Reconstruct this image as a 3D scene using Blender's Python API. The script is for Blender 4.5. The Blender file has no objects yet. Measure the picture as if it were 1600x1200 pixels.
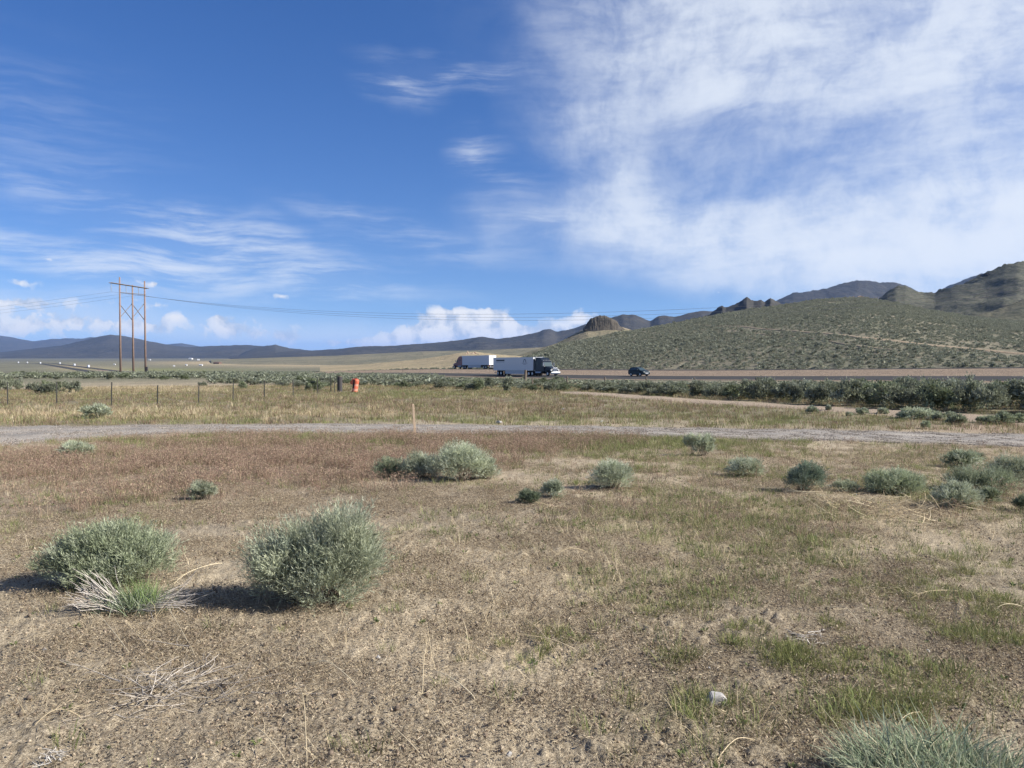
import bpy, bmesh, math, random
import numpy as np
from mathutils import Vector, Matrix

random.seed(11)
rng = np.random.default_rng(11)
scene = bpy.context.scene
COL = scene.collection
R = math.radians

# ------------------------------------------------------------------ camera
EYE = 1.7
PITCH = R(2.1)
F = 1200.0                      # focal length in pixels of a 1600 px wide frame
cam_d = bpy.data.cameras.new('camera')
cam_d.sensor_width = 36.0
cam_d.lens = 36.0 * F / 1600.0
cam_d.clip_start = 0.05
cam_d.clip_end = 90000.0
cam = bpy.data.objects.new('camera', cam_d)
COL.objects.link(cam)
cam.location = (0, 0, EYE)
cam.rotation_euler = (math.pi / 2 - PITCH, 0, 0)
scene.camera = cam

# ------------------------------------------------------------------ light
HAZE = 2.6e-5
SUN_EL, SUN_AZ = R(33), R(101)   # azimuth clockwise from the view direction (+Y)
sun_d = bpy.data.lights.new('sun', 'SUN')
sun_d.energy = 5.0
sun_d.angle = R(0.5)
sun_d.color = (1.0, 0.955, 0.88)
sun = bpy.data.objects.new('sun', sun_d)
COL.objects.link(sun)
to_sun = Vector((math.sin(SUN_AZ) * math.cos(SUN_EL), math.cos(SUN_AZ) * math.cos(SUN_EL), math.sin(SUN_EL)))
sun.rotation_euler = (-to_sun).to_track_quat('-Z', 'Y').to_euler()
sun.location = to_sun * 50

scene.view_settings.view_transform = 'Standard'
scene.view_settings.look = 'None'
scene.view_settings.exposure = 0.84
scene.view_settings.gamma = 1.0
scene.view_settings.use_curve_mapping = False
scene.cycles.use_denoising = True
scene.cycles.max_bounces = 6
scene.cycles.diffuse_bounces = 3
scene.cycles.transmission_bounces = 3
scene.cycles.volume_bounces = 1
scene.cycles.caustics_reflective = False
scene.cycles.caustics_refractive = False

# ------------------------------------------------------------------ sky
world = bpy.data.worlds.new('World')
scene.world = world
world.use_nodes = True
world.cycles.sampling_method = 'MANUAL'
world.cycles.sample_map_resolution = 256
WT = world.node_tree
WT.nodes.clear()

def nd(tree, typ, **kw):
    n = tree.nodes.new(typ)
    for k, v in kw.items():
        if k.startswith('i_'):
            key = k[2:]
            key = int(key) if key.isdigit() else key
            if isinstance(v, bpy.types.NodeSocket):
                tree.links.new(v, n.inputs[key])
            else:
                n.inputs[key].default_value = v
        else:
            setattr(n, k, v)
    return n

def mth(tree, op, a, b=None, c=None, clamp=False):
    n = tree.nodes.new('ShaderNodeMath')
    n.operation = op
    n.use_clamp = clamp
    for i, v in enumerate((a, b, c)):
        if v is None:
            continue
        if isinstance(v, bpy.types.NodeSocket):
            tree.links.new(v, n.inputs[i])
        else:
            n.inputs[i].default_value = v
    return n.outputs[0]

def vmth(tree, op, a, b=None, scale=None):
    n = tree.nodes.new('ShaderNodeVectorMath')
    n.operation = op
    for i, v in enumerate((a, b)):
        if v is None:
            continue
        if isinstance(v, bpy.types.NodeSocket):
            tree.links.new(v, n.inputs[i])
        else:
            n.inputs[i].default_value = v
    if scale is not None:
        n.inputs['Scale'].default_value = scale
    return n.outputs[0]

def sstep(tree, x, lo, hi):
    n = nd(tree, 'ShaderNodeMapRange', interpolation_type='SMOOTHSTEP')
    tree.links.new(x, n.inputs[0])
    n.inputs[1].default_value = lo
    n.inputs[2].default_value = hi
    return n.outputs[0]

def mixc(tree, fac, a, b, blend='MIX'):
    n = tree.nodes.new('ShaderNodeMix')
    n.data_type = 'RGBA'
    n.blend_type = blend
    for i, v in ((0, fac), (6, a), (7, b)):
        if isinstance(v, bpy.types.NodeSocket):
            tree.links.new(v, n.inputs[i])
        else:
            if i and len(v) == 3:
                v = (*v, 1)
            n.inputs[i].default_value = v
    return n.outputs[2]

def angles(px, py):
    a = math.atan((px - 800) / F)
    e = math.atan((556 - py) / F * math.cos(a))
    return a, e

def build_sky():
    t = WT
    sky = nd(t, 'ShaderNodeTexSky', sky_type='NISHITA', sun_disc=False, sun_elevation=SUN_EL,
             sun_rotation=SUN_AZ, altitude=1300.0, air_density=1.0, dust_density=0.2, ozone_density=2.2)
    tc = nd(t, 'ShaderNodeTexCoord')
    # high desert air: the pale band at the horizon is thin
    lift = vmth(t, 'NORMALIZE', vmth(t, 'ADD', vmth(t, 'MULTIPLY', tc.outputs['Generated'], (1, 1, 0.93)), (0, 0, 0.075)))
    t.links.new(lift, sky.inputs[0])
    sp = nd(t, 'ShaderNodeSeparateXYZ', i_0=tc.outputs['Generated'])
    az = mth(t, 'ARCTAN2', sp.outputs[0], sp.outputs[1])
    el = mth(t, 'ARCSINE', sp.outputs[2])
    vec = nd(t, 'ShaderNodeCombineXYZ', i_0=az, i_1=el).outputs[0]

    def noise(v, scale, detail, rough=0.55, dist=0.0):
        n = nd(t, 'ShaderNodeTexNoise', noise_dimensions='2D', i_Vector=v)
        n.inputs['Scale'].default_value = scale
        n.inputs['Detail'].default_value = detail
        n.inputs['Roughness'].default_value = rough
        n.inputs['Distortion'].default_value = dist
        return n

    def warp(v, scale, amp, detail=3):
        n = noise(v, scale, detail)
        d = vmth(t, 'SUBTRACT', n.outputs['Color'], (0.5, 0.5, 0.5))
        d = vmth(t, 'MULTIPLY', d, (amp, amp, 0))
        return vmth(t, 'ADD', v, d)

    def blobs(v, items, rot=0.0):
        # sum of soft elliptic patches in the sky, each at its own bearing and elevation
        acc = None
        c, s = math.cos(R(rot)), math.sin(R(rot))
        if rot:
            x, y = nd(t, 'ShaderNodeVectorMath', operation='DOT_PRODUCT', i_0=v, i_1=(c, s, 0)), nd(t, 'ShaderNodeVectorMath', operation='DOT_PRODUCT', i_0=v, i_1=(-s, c, 0))
            v = nd(t, 'ShaderNodeCombineXYZ', i_0=x.outputs['Value'], i_1=y.outputs['Value']).outputs[0]
        for (px, py, rx, ry, wgt) in items:
            a, e = angles(px, py)
            a, e = c * a + s * e, c * e - s * a
            m = nd(t, 'ShaderNodeVectorMath', operation='MULTIPLY_ADD', i_0=v, i_1=(F / rx, F / ry, 0), i_2=(-a * F / rx, -e * F / ry, 0))
            g = nd(t, 'ShaderNodeTexGradient', gradient_type='QUADRATIC_SPHERE', i_Vector=m.outputs[0]).outputs['Fac']
            acc = mth(t, 'MULTIPLY', g, wgt) if acc is None else mth(t, 'MULTIPLY_ADD', g, wgt, acc)
        return acc

    # high cirrus: veil to the right, wisps to the left
    wv = warp(warp(vec, 3.5, 0.075), 17.0, 0.022)
    veil = blobs(wv, [
        (1000, 348, 340, 95, 1.5), (1230, 380, 430, 95, 2.2), (1420, 415, 360, 85, 1.6), (1250, 345, 260, 70, .9),
        (1480, 110, 520, 200, 1.0), (1700, 0, 700, 260, 1.0), (1240, 90, 330, 180, .65),
        (1060, 40, 300, 170, 1.15), (945, 110, 190, 220, 1.0), (900, 200, 130, 100, .7), (975, 265, 140, 150, 1.0), (1120, 150, 190, 120, .6),
        (1180, 262, 280, 85, .45), (1400, -250, 900, 350, .8), (2400, 200, 900, 700, 1.0)])
    veil = mth(t, 'ADD', veil, blobs(wv, [(1530, 340, 480, 140, 2.0), (1800, 330, 500, 220, 1.2)], 9))
    wisps = blobs(wv, [
        (622, 142, 100, 46, 1.0), (720, 120, 220, 38, .8), (748, 246, 66, 52, .9), (790, 290, 100, 44, .35),
        (90, 396, 360, 46, 1.1), (260, 420, 280, 44, .95), (340, 372, 320, 46, .8), (480, 428, 360, 42, 1.0), (380, 395, 360, 80, .55),
        (120, 292, 220, 44, .65), (560, 340, 180, 30, .5), (700, 385, 250, 40, .55), (840, 345, 180, 40, .8),
        (30, 200, 330, 150, .2), (-300, 380, 500, 130, .6)], -7)
    sv = warp(vec, 5.0, 0.03, 2)
    fm = nd(t, 'ShaderNodeMapping', i_Vector=sv)
    fm.inputs['Rotation'].default_value = (0, 0, R(7))
    fm.inputs['Scale'].default_value = (4.6, 38.0, 1)
    fib = noise(fm.outputs[0], 1.2, 7, 0.62).outputs['Fac']
    fm2 = nd(t, 'ShaderNodeMapping', i_Vector=warp(vec, 4.0, 0.05, 2))
    fm2.inputs['Rotation'].default_value = (0, 0, R(-24))
    fm2.inputs['Scale'].default_value = (5.0, 22.0, 1)
    fib2 = noise(fm2.outputs[0], 1.1, 6, 0.62).outputs['Fac']
    clump = noise(wv, 15.0, 7, 0.62).outputs['Fac']
    big = noise(wv, 5.0, 3, 0.5).outputs['Fac']
    k1 = mth(t, 'MULTIPLY_ADD', sstep(t, clump, 0.26, 0.74), 0.75, 0.40)
    k1 = mth(t, 'MULTIPLY', k1, mth(t, 'MULTIPLY_ADD', sstep(t, fib2, 0.28, 0.72), 0.75, 0.58))
    k1 = mth(t, 'MULTIPLY', k1, mth(t, 'MULTIPLY_ADD', sstep(t, big, 0.25, 0.7), 0.4, 0.72))
    veil = mth(t, 'MAXIMUM', veil, 0.0)
    d1 = mth(t, 'MULTIPLY', veil, k1)
    k2 = mth(t, 'MULTIPLY_ADD', sstep(t, fib, 0.38, 0.76), 0.95, 0.06)
    d2 = mth(t, 'MULTIPLY', wisps, k2)
    # the sky beyond the frame keeps thin cirrus of the same kind
    off = sstep(t, mth(t, 'ABSOLUTE', az), 0.62, 1.1)
    lowf = sstep(t, noise(vec, 2.2, 3).outputs['Fac'], 0.38, 0.7)
    hi = sstep(t, el, 0.05, 0.3)
    d3 = mth(t, 'MULTIPLY', mth(t, 'MULTIPLY', mth(t, 'MULTIPLY', off, lowf), hi), mth(t, 'MULTIPLY', k1, 0.7))
    bank = blobs(sv, [(120, 505, 520, 60, .62), (480, 522, 420, 40, .6), (700, 520, 330, 40, .45), (-500, 490, 500, 80, .6)])
    d4 = mth(t, 'MULTIPLY', bank, mth(t, 'MULTIPLY_ADD', clump, 0.9, 0.45))
    dens = mth(t, 'ADD', mth(t, 'ADD', mth(t, 'ADD', d1, d2), d3), d4)
    cir = mth(t, 'SUBTRACT', 1.0, mth(t, 'EXPONENT', mth(t, 'MULTIPLY', dens, -1.25)))
    cir = mth(t, 'MULTIPLY', cir, 0.93)

    # cumulus low over the horizon
    cv = warp(vec, 30.0, 0.012, 3)
    cum = blobs(cv, [
        (700, 508, 110, 42, 1.4), (750, 502, 90, 40, 1.35), (640, 526, 120, 34, 1.0), (805, 518, 100, 32, 1.2), (690, 492, 60, 26, .7), (770, 495, 50, 26, .6),
        (908, 500, 50, 46, .85), (870, 514, 70, 28, .7),
        (355, 514, 90, 38, .72), (345, 497, 36, 18, .6), (440, 526, 120, 30, .66), (530, 536, 120, 20, .6),
        (244, 443, 48, 17, .72), (37, 443, 38, 13, .62), (76, 408, 40, 16, .45), (438, 464, 26, 9, .62), (275, 497, 34, 15, .7), (1122, 456, 20, 9, .5),
        (30, 472, 160, 22, .62), (130, 500, 170, 40, .55), (240, 512, 120, 34, .6), (20, 512, 200, 34, .5), (245, 475, 90, 18, .5),
        (-200, 490, 260, 60, .7), (700, 538, 260, 22, .7)])
    cn = noise(cv, 34.0, 6, 0.58).outputs['Fac']
    cs = noise(vmth(t, 'ADD', cv, (0.010, 0.012, 0)), 34.0, 6, 0.58).outputs['Fac']
    dcu = mth(t, 'ADD', cum, mth(t, 'MULTIPLY', mth(t, 'SUBTRACT', cn, 0.5), 1.5))
    dcu = mth(t, 'MULTIPLY', sstep(t, dcu, 0.30, 0.52), sstep(t, cum, 0.02, 0.14))
    dcu = mth(t, 'MULTIPLY', dcu, mth(t, 'MULTIPLY_ADD', sstep(t, cum, 0.15, 0.8), 0.62, 0.34))
    shade = mth(t, 'MULTIPLY_ADD', mth(t, 'SUBTRACT', cn, cs), 3.6, 0.68, clamp=True)

    skyc = nd(t, 'ShaderNodeHueSaturation', i_Color=sky.outputs[0])
    skyc.inputs['Hue'].default_value = 0.514
    skyc.inputs['Saturation'].default_value = SKY_SAT
    skyc.inputs['Value'].default_value = SKY_VAL
    c = mixc(t, cir, skyc.outputs[0], CIR_COL)
    cucol = mixc(t, shade, CU_DARK, CU_LIT)
    c = mixc(t, dcu, c, cucol)
    bg = nd(t, 'ShaderNodeBackground', i_Color=c)
    bg.inputs['Strength'].default_value = 0.075
    o = nd(t, 'ShaderNodeOutputWorld')
    t.links.new(bg.outputs[0], o.inputs[0])
SKY_SAT, SKY_VAL = 1.30, 1.04
CIR_COL = (6.3, 6.75, 7.4)
CU_DARK, CU_LIT = (4.0, 4.6, 5.5), (7.6, 7.5, 7.3)
build_sky()

# ================================================================== helpers
def tag(o, label=None, cat=None, group=None, kind=None):
    if label: o['label'] = label
    if cat: o['category'] = cat
    if group: o['group'] = group
    if kind: o['kind'] = kind
    return o

def empty(name, loc=(0, 0, 0), rz=0.0):
    o = bpy.data.objects.new(name, None)
    o.empty_display_size = 0.2
    COL.objects.link(o)
    o.location = loc
    o.rotation_euler = (0, 0, rz)
    return o

def mk_mesh(name, V, F4=None, F3=None, mat=None, col=None, smooth=False):
    V = np.asarray(V, dtype=np.float32).reshape(-1, 3)
    me = bpy.data.meshes.new(name)
    idx, starts, pos = [], [], 0
    if F4 is not None and len(F4):
        F4 = np.asarray(F4, dtype=np.int32).reshape(-1, 4)
        idx.append(F4.ravel()); starts.append(np.arange(len(F4)) * 4); pos = len(F4) * 4
    if F3 is not None and len(F3):
        F3 = np.asarray(F3, dtype=np.int32).reshape(-1, 3)
        idx.append(F3.ravel()); starts.append(pos + np.arange(len(F3)) * 3)
    me.vertices.add(len(V))
    me.vertices.foreach_set('co', V.ravel())
    if idx:
        idx = np.concatenate(idx).astype(np.int32); starts = np.concatenate(starts).astype(np.int32)
        me.loops.add(len(idx)); me.loops.foreach_set('vertex_index', idx)
        me.polygons.add(len(starts)); me.polygons.foreach_set('loop_start', starts)
        if smooth:
            me.polygons.foreach_set('use_smooth', np.ones(len(starts), dtype=bool))
    if col is not None:
        col = np.asarray(col, dtype=np.float32)
        if col.shape[1] == 3:
            col = np.concatenate([col, np.ones((len(col), 1), np.float32)], 1)
        a = me.attributes.new('Col', 'FLOAT_COLOR', 'POINT')
        a.data.foreach_set('color', col.ravel())
    me.update(calc_edges=True)
    if mat: me.materials.append(mat)
    return me

def mk_obj(name, me, parent=None, loc=(0, 0, 0)):
    o = bpy.data.objects.new(name, me)
    COL.objects.link(o)
    o.parent = parent
    o.location = loc
    return o

# ---- value noise in numpy
_perm = rng.random((512, 512)).astype(np.float32)
def vnoise(x, y):
    xi = np.floor(x).astype(np.int64); yi = np.floor(y).astype(np.int64)
    fx = x - xi; fy = y - yi
    fx = fx * fx * (3 - 2 * fx); fy = fy * fy * (3 - 2 * fy)
    x0 = xi & 511; x1 = (xi + 1) & 511; y0 = yi & 511; y1 = (yi + 1) & 511
    a = _perm[y0, x0] * (1 - fx) + _perm[y0, x1] * fx
    b = _perm[y1, x0] * (1 - fx) + _perm[y1, x1] * fx
    return a * (1 - fy) + b * fy
def fbm(x, y, octv=4, rough=0.5):
    s, amp, tot = 0, 1.0, 0
    for k in range(octv):
        s = s + amp * vnoise(x * 2 ** k + 17.3 * k, y * 2 ** k + 9.1 * k); tot += amp; amp *= rough
    return s / tot
def sm(x, a, b):
    t = np.clip((x - a) / (b - a), 0, 1)
    return t * t * (3 - 2 * t)

# ---- picture bearing -> place (used to stand things where the photo has them)
cp, sp_ = math.cos(PITCH), math.sin(PITCH)
def ray(px, py):
    u = (px - 800) / F; v = (600 - py) / F
    return u, cp + v * sp_, -sp_ + v * cp
def at(px, py, Y):
    u, dy, dz = ray(px, py)
    return np.array([u / dy * Y, Y, EYE + dz / dy * Y])
def project(x, y, z):
    z = z - EYE
    d = y * cp - z * sp_
    d = np.where(d < 1e-3, 1e-3, d)
    return 800 + F * x / d, 600 - F * (y * sp_ + z * cp) / d

# ================================================================== lie of the land
P0 = np.array([3.0, 176.0])
RD = np.array([0.559, -0.829]); RD /= np.linalg.norm(RD)
RN = np.array([-RD[1], RD[0]])
def tn(x, y):
    dx, dy = x - P0[0], y - P0[1]
    return dx * RD[0] + dy * RD[1], dx * RN[0] + dy * RN[1]
def sinterp(t, xp, fp, d):
    return sum(np.interp(t + k * d, xp, fp) for k in (-1, -.66, -.33, 0, .33, .66, 1)) / 7
T_X = [-30000, -8000, -2200, -1000, -668, -300, -150, -80, -24, 0, 40, 100, 160, 300, 600, 3000]
T_D = [30, 23, 20.0, 19.6, 18.6, 12.0, 6.8, 4.8, 3.75, 3.6, 3.2, 2.65, 2.6, 2.2, 1.5, 1.0]
Z_D = [30, 23, 20.0, 19.6, 18.6, 12.0, 7.0, 5.4, 4.7, 4.45, 3.95, 2.6, 1.5, -1, -4, -10]
def terrain(x, y, detail=True):
    x = np.asarray(x, dtype=np.float64); y = np.asarray(y, dtype=np.float64)
    t, n = tn(x, y)
    base = sinterp(t, T_X, T_D, 16.0)
    road = sinterp(t, T_X, Z_D, 16.0) - 0.95 * sm(n, 7, 16) + .34 * (1 - sm(n, -9, 7))
    w = sm(n, -78, -12)
    d = base * (1 - w) + road * w
    r = np.hypot(x, y)
    near = np.interp(r, [0, 3, 10, 20, 28, 60], [0.95, 0.87, 0.56, 0.14, 0.0, 0.0])
    d = d - near
    z = EYE - d
    if detail:
        f1 = 1 - sm(n, -22, -9) * (1 - sm(n, 60, 120))
        z = z + (fbm(x / 9, y / 9, 3) - 0.5) * 0.22 * sm(r, 4, 40) * f1
        z = z + (fbm(x / 1.6 + 40, y / 1.6, 3) - 0.5) * 0.09 * (1 - sm(r, 35, 80))
        z = z + (fbm(x / 70, y / 70, 3) - 0.5) * 1.6 * sm(r, 220, 600) * f1
    return z
def ground_at(px, py, lo=1.5, hi=9000.0):
    u, dy, dz = ray(px, py)
    ys = np.exp(np.linspace(math.log(lo), math.log(hi), 900))
    g = (EYE + dz / dy * ys) - terrain(u / dy * ys, ys)
    k = np.argmax(g < 0)
    if not (g < 0).any():
        k = len(ys) - 1
    a, b = ys[max(k - 1, 0)], ys[k]
    for _ in range(24):
        m = 0.5 * (a + b)
        if (EYE + dz / dy * m) - float(terrain(u / dy * m, m)) < 0: b = m
        else: a = m
    x = u / dy * b
    return np.array([x, b, float(terrain(x, b))])

def g2(px, py, cx, cy, rx, ry):
    return np.exp(-((px - cx) / rx) ** 2 - ((py - cy) / ry) ** 2)
def zones(x, y, z=None):
    """how much of the ground carries red cheatgrass, green growth, pale straw, bare soil"""
    if z is None: z = terrain(x, y)
    px, py = project(x, y, z)
    nz = fbm(x / 1.3 + 5, y / 1.3, 4); nb = fbm(x / 4.5 + 90, y / 4.5 + 7, 3)
    red = 1.0 * g2(px, py, 250, 732, 360, 34) + .9 * g2(px, py, 520, 716, 260, 30) + .9 * g2(px, py, 740, 690, 190, 15) + .6 * g2(px, py, 880, 690, 90, 14) \
        + .45 * g2(px, py, 800, 636, 260, 10) + .3 * g2(px, py, 500, 628, 250, 8) + .5 * g2(px, py, 430, 690, 200, 9) + .35 * g2(px, py, 60, 770, 200, 40)
    green = .9 * g2(px, py, 300, 689, 300, 7) + .8 * g2(px, py, 620, 684, 240, 6) + .9 * g2(px, py, 1010, 692, 180, 13) + .8 * g2(px, py, 1040, 770, 210, 70) \
        + .75 * g2(px, py, 1330, 790, 240, 60) + .85 * g2(px, py, 1000, 860, 260, 60) + 1.3 * g2(px, py, 1170, 1015, 70, 26) + 1.2 * g2(px, py, 1400, 1020, 60, 40) \
        + 1.4 * g2(px, py, 1560, 1045, 70, 60) + 1.0 * g2(px, py, 1370, 1110, 70, 34) + .8 * g2(px, py, 1280, 880, 280, 60) + .3 * g2(px, py, 80, 800, 160, 60) \
        + 1.0 * g2(px, py, 1040, 658, 330, 8) + .8 * g2(px, py, 650, 617, 130, 5) + .5 * g2(px, py, 640, 660, 230, 5) + .4 * g2(px, py, 200, 655, 200, 8) \
        + .55 * g2(px, py, 1120, 930, 140, 50) + .25 * g2(px, py, 170, 1060, 160, 50) + .6 * g2(px, py, 1150, 1120, 200, 60) + .5 * g2(px, py, 400, 664, 60, 6) + .3 * g2(px, py, 820, 850, 120, 40)
    straw = .8 * g2(px, py, 1400, 805, 150, 40) + .5 * g2(px, py, 900, 880, 160, 60) + .5 * g2(px, py, 760, 1000, 140, 50) + .9 * g2(px, py, 180, 648, 260, 8) \
        + .6 * g2(px, py, 560, 645, 120, 6) + .8 * g2(px, py, 230, 608, 110, 5) + .6 * g2(px, py, 790, 642, 30, 6) + .6 * g2(px, py, 1350, 715, 260, 14) + .4 * g2(px, py, 1100, 800, 150, 60) + .8 * g2(px, py, 395, 948, 70, 12) + .4 * g2(px, py, 250, 1000, 120, 30)
    red = np.clip(red * (0.1 + 1.8 * np.clip(nb * .6 + nz * .5 - .08, 0, 1)), 0, 1); green = np.clip(green * (0.12 + 1.5 * sm(nz, .40, .64)), 0, 1)
    straw = np.clip(straw * (0.3 + 1.4 * nz), 0, 1)
    return red, green, straw, px, py

# ================================================================== materials
MATS = {}
def new_mat(name):
    m = bpy.data.materials.new(name)
    m.use_nodes = True
    t = m.node_tree
    b = t.nodes['Principled BSDF']
    MATS[name] = m
    return m, t, b
def paint(name, col, rough=0.6, metal=0.0, var=0.12, scale=3.0, bump=0.0, spec=0.4):
    if name in MATS: return MATS[name]
    m, t, b = new_mat(name)
    tc = nd(t, 'ShaderNodeTexCoord')
    n = nd(t, 'ShaderNodeTexNoise', i_Vector=tc.outputs['Object'])
    n.inputs['Scale'].default_value = scale; n.inputs['Detail'].default_value = 6
    c = mixc(t, n.outputs['Fac'], tuple(x * (1 - var) for x in col), tuple(min(1, x * (1 + var)) for x in col))
    t.links.new(c, b.inputs['Base Color'])
    b.inputs['Roughness'].default_value = rough; b.inputs['Metallic'].default_value = metal
    b.inputs['Specular IOR Level'].default_value = spec
    if bump:
        bn = nd(t, 'ShaderNodeBump'); bn.inputs['Strength'].default_value = bump; bn.inputs['Distance'].default_value = 0.02
        t.links.new(n.outputs['Fac'], bn.inputs['Height']); t.links.new(bn.outputs[0], b.inputs['Normal'])
    return m
def foliage_mat(name, translucent=0.3, rnd=0.5):
    """colour of each blade or leaf from its own 'Col', varied from plant to plant"""
    m, t, b = new_mat(name)
    t.nodes.remove(b)
    at_ = nd(t, 'ShaderNodeAttribute', attribute_name='Col')
    oi = nd(t, 'ShaderNodeObjectInfo')
    f = mth(t, 'MULTIPLY_ADD', oi.outputs['Random'], rnd, 1 - rnd / 2)
    c = vmth(t, 'SCALE', at_.outputs['Color'])
    t.links.new(f, c.node.inputs['Scale'])
    d = nd(t, 'ShaderNodeBsdfDiffuse', i_Color=c)
    tr = nd(t, 'ShaderNodeBsdfTranslucent', i_Color=c)
    mx = nd(t, 'ShaderNodeMixShader', i_0=translucent)
    t.links.new(d.outputs[0], mx.inputs[1]); t.links.new(tr.outputs[0], mx.inputs[2])
    t.links.new(mx.outputs[0], t.nodes['Material Output'].inputs[0])
    return m
M_GRASS = foliage_mat('dry and green grass blades', 0.25, 0.5)
M_LEAF = foliage_mat('sagebrush leaves', 0.26, 0.34)
M_TWIG = foliage_mat('bare twigs', 0.0, 0.2)

def soil_mat(name, use_col=True, col=(.3, .23, .16), fine=1.0, dark=(.10, .075, .055), pebble=True, near=True):
    m, t, b = new_mat(name)
    geo = nd(t, 'ShaderNodeNewGeometry')
    pos = geo.outputs['Position']
    def noise(scale, detail, rough=0.6):
        n = nd(t, 'ShaderNodeTexNoise', i_Vector=pos)
        n.inputs['Scale'].default_value = scale; n.inputs['Detail'].default_value = detail; n.inputs['Roughness'].default_value = rough
        return n.outputs['Fac']
    base = nd(t, 'ShaderNodeAttribute', attribute_name='Col').outputs['Color'] if use_col else None
    if base is None:
        base = nd(t, 'ShaderNodeRGB').outputs[0]; base.default_value = (*col, 1)
    n1 = noise(55 * fine, 6, 0.7); n2 = noise(9 * fine, 6, 0.65); n3 = noise(0.5, 6, 0.6)
    c = mixc(t, sstep(t, n1, 0.30, 0.74), vmth(t, 'MULTIPLY', base, (.40, .375, .35)), vmth(t, 'MULTIPLY', base, (1.5, 1.5, 1.48)))
    c = mixc(t, mth(t, 'MULTIPLY', sstep(t, n2, 0.52, 0.72), 0.55), c, vmth(t, 'MULTIPLY', base, (.62, .58, .54)))
    c = mixc(t, mth(t, 'MULTIPLY', sstep(t, n3, 0.45, 0.7), 0.35), c, vmth(t, 'MULTIPLY', base, (1.22, 1.2, 1.15)))
    h = mth(t, 'MULTIPLY_ADD', n2, 1.2, n1)
    if pebble:
        v = nd(t, 'ShaderNodeTexVoronoi', i_Vector=pos); v.inputs['Scale'].default_value = 70 * fine
        sel = sstep(t, v.outputs['Distance'], 0.34, 0.22)
        rndp = nd(t, 'ShaderNodeSeparateColor', i_0=v.outputs['Color'])
        pick = sstep(t, rndp.outputs[0], 0.55, 0.75)
        k = mth(t, 'MULTIPLY', sel, pick)
        tone = mth(t, 'MULTIPLY_ADD', rndp.outputs[1], 1.2, 0.45)
        pc = vmth(t, 'SCALE', base); t.links.new(tone, pc.node.inputs['Scale'])
        c = mixc(t, mth(t, 'MULTIPLY', k, 0.7), c, pc)
        h = mth(t, 'MULTIPLY_ADD', k, 0.5, h)
    t.links.new(c, b.inputs['Base Color'])
    b.inputs['Roughness'].default_value = 0.95
    b.inputs['Specular IOR Level'].default_value = 0.1
    bn = nd(t, 'ShaderNodeBump', i_Height=h)
    bn.inputs['Strength'].default_value = 0.9; bn.inputs['Distance'].default_value = 0.018 / fine
    t.links.new(bn.outputs[0], b.inputs['Normal'])
    return m
M_SOIL = soil_mat('desert soil')
M_GRAVEL = soil_mat('gravel road', True, (.35, .30, .25), 0.8)
M_DIRT = soil_mat('dirt track', False, (.36, .29, .22), 0.5)
M_MEDIAN = soil_mat('pink median soil', False, (.285, .222, .165), 0.12, pebble=False)

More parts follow.
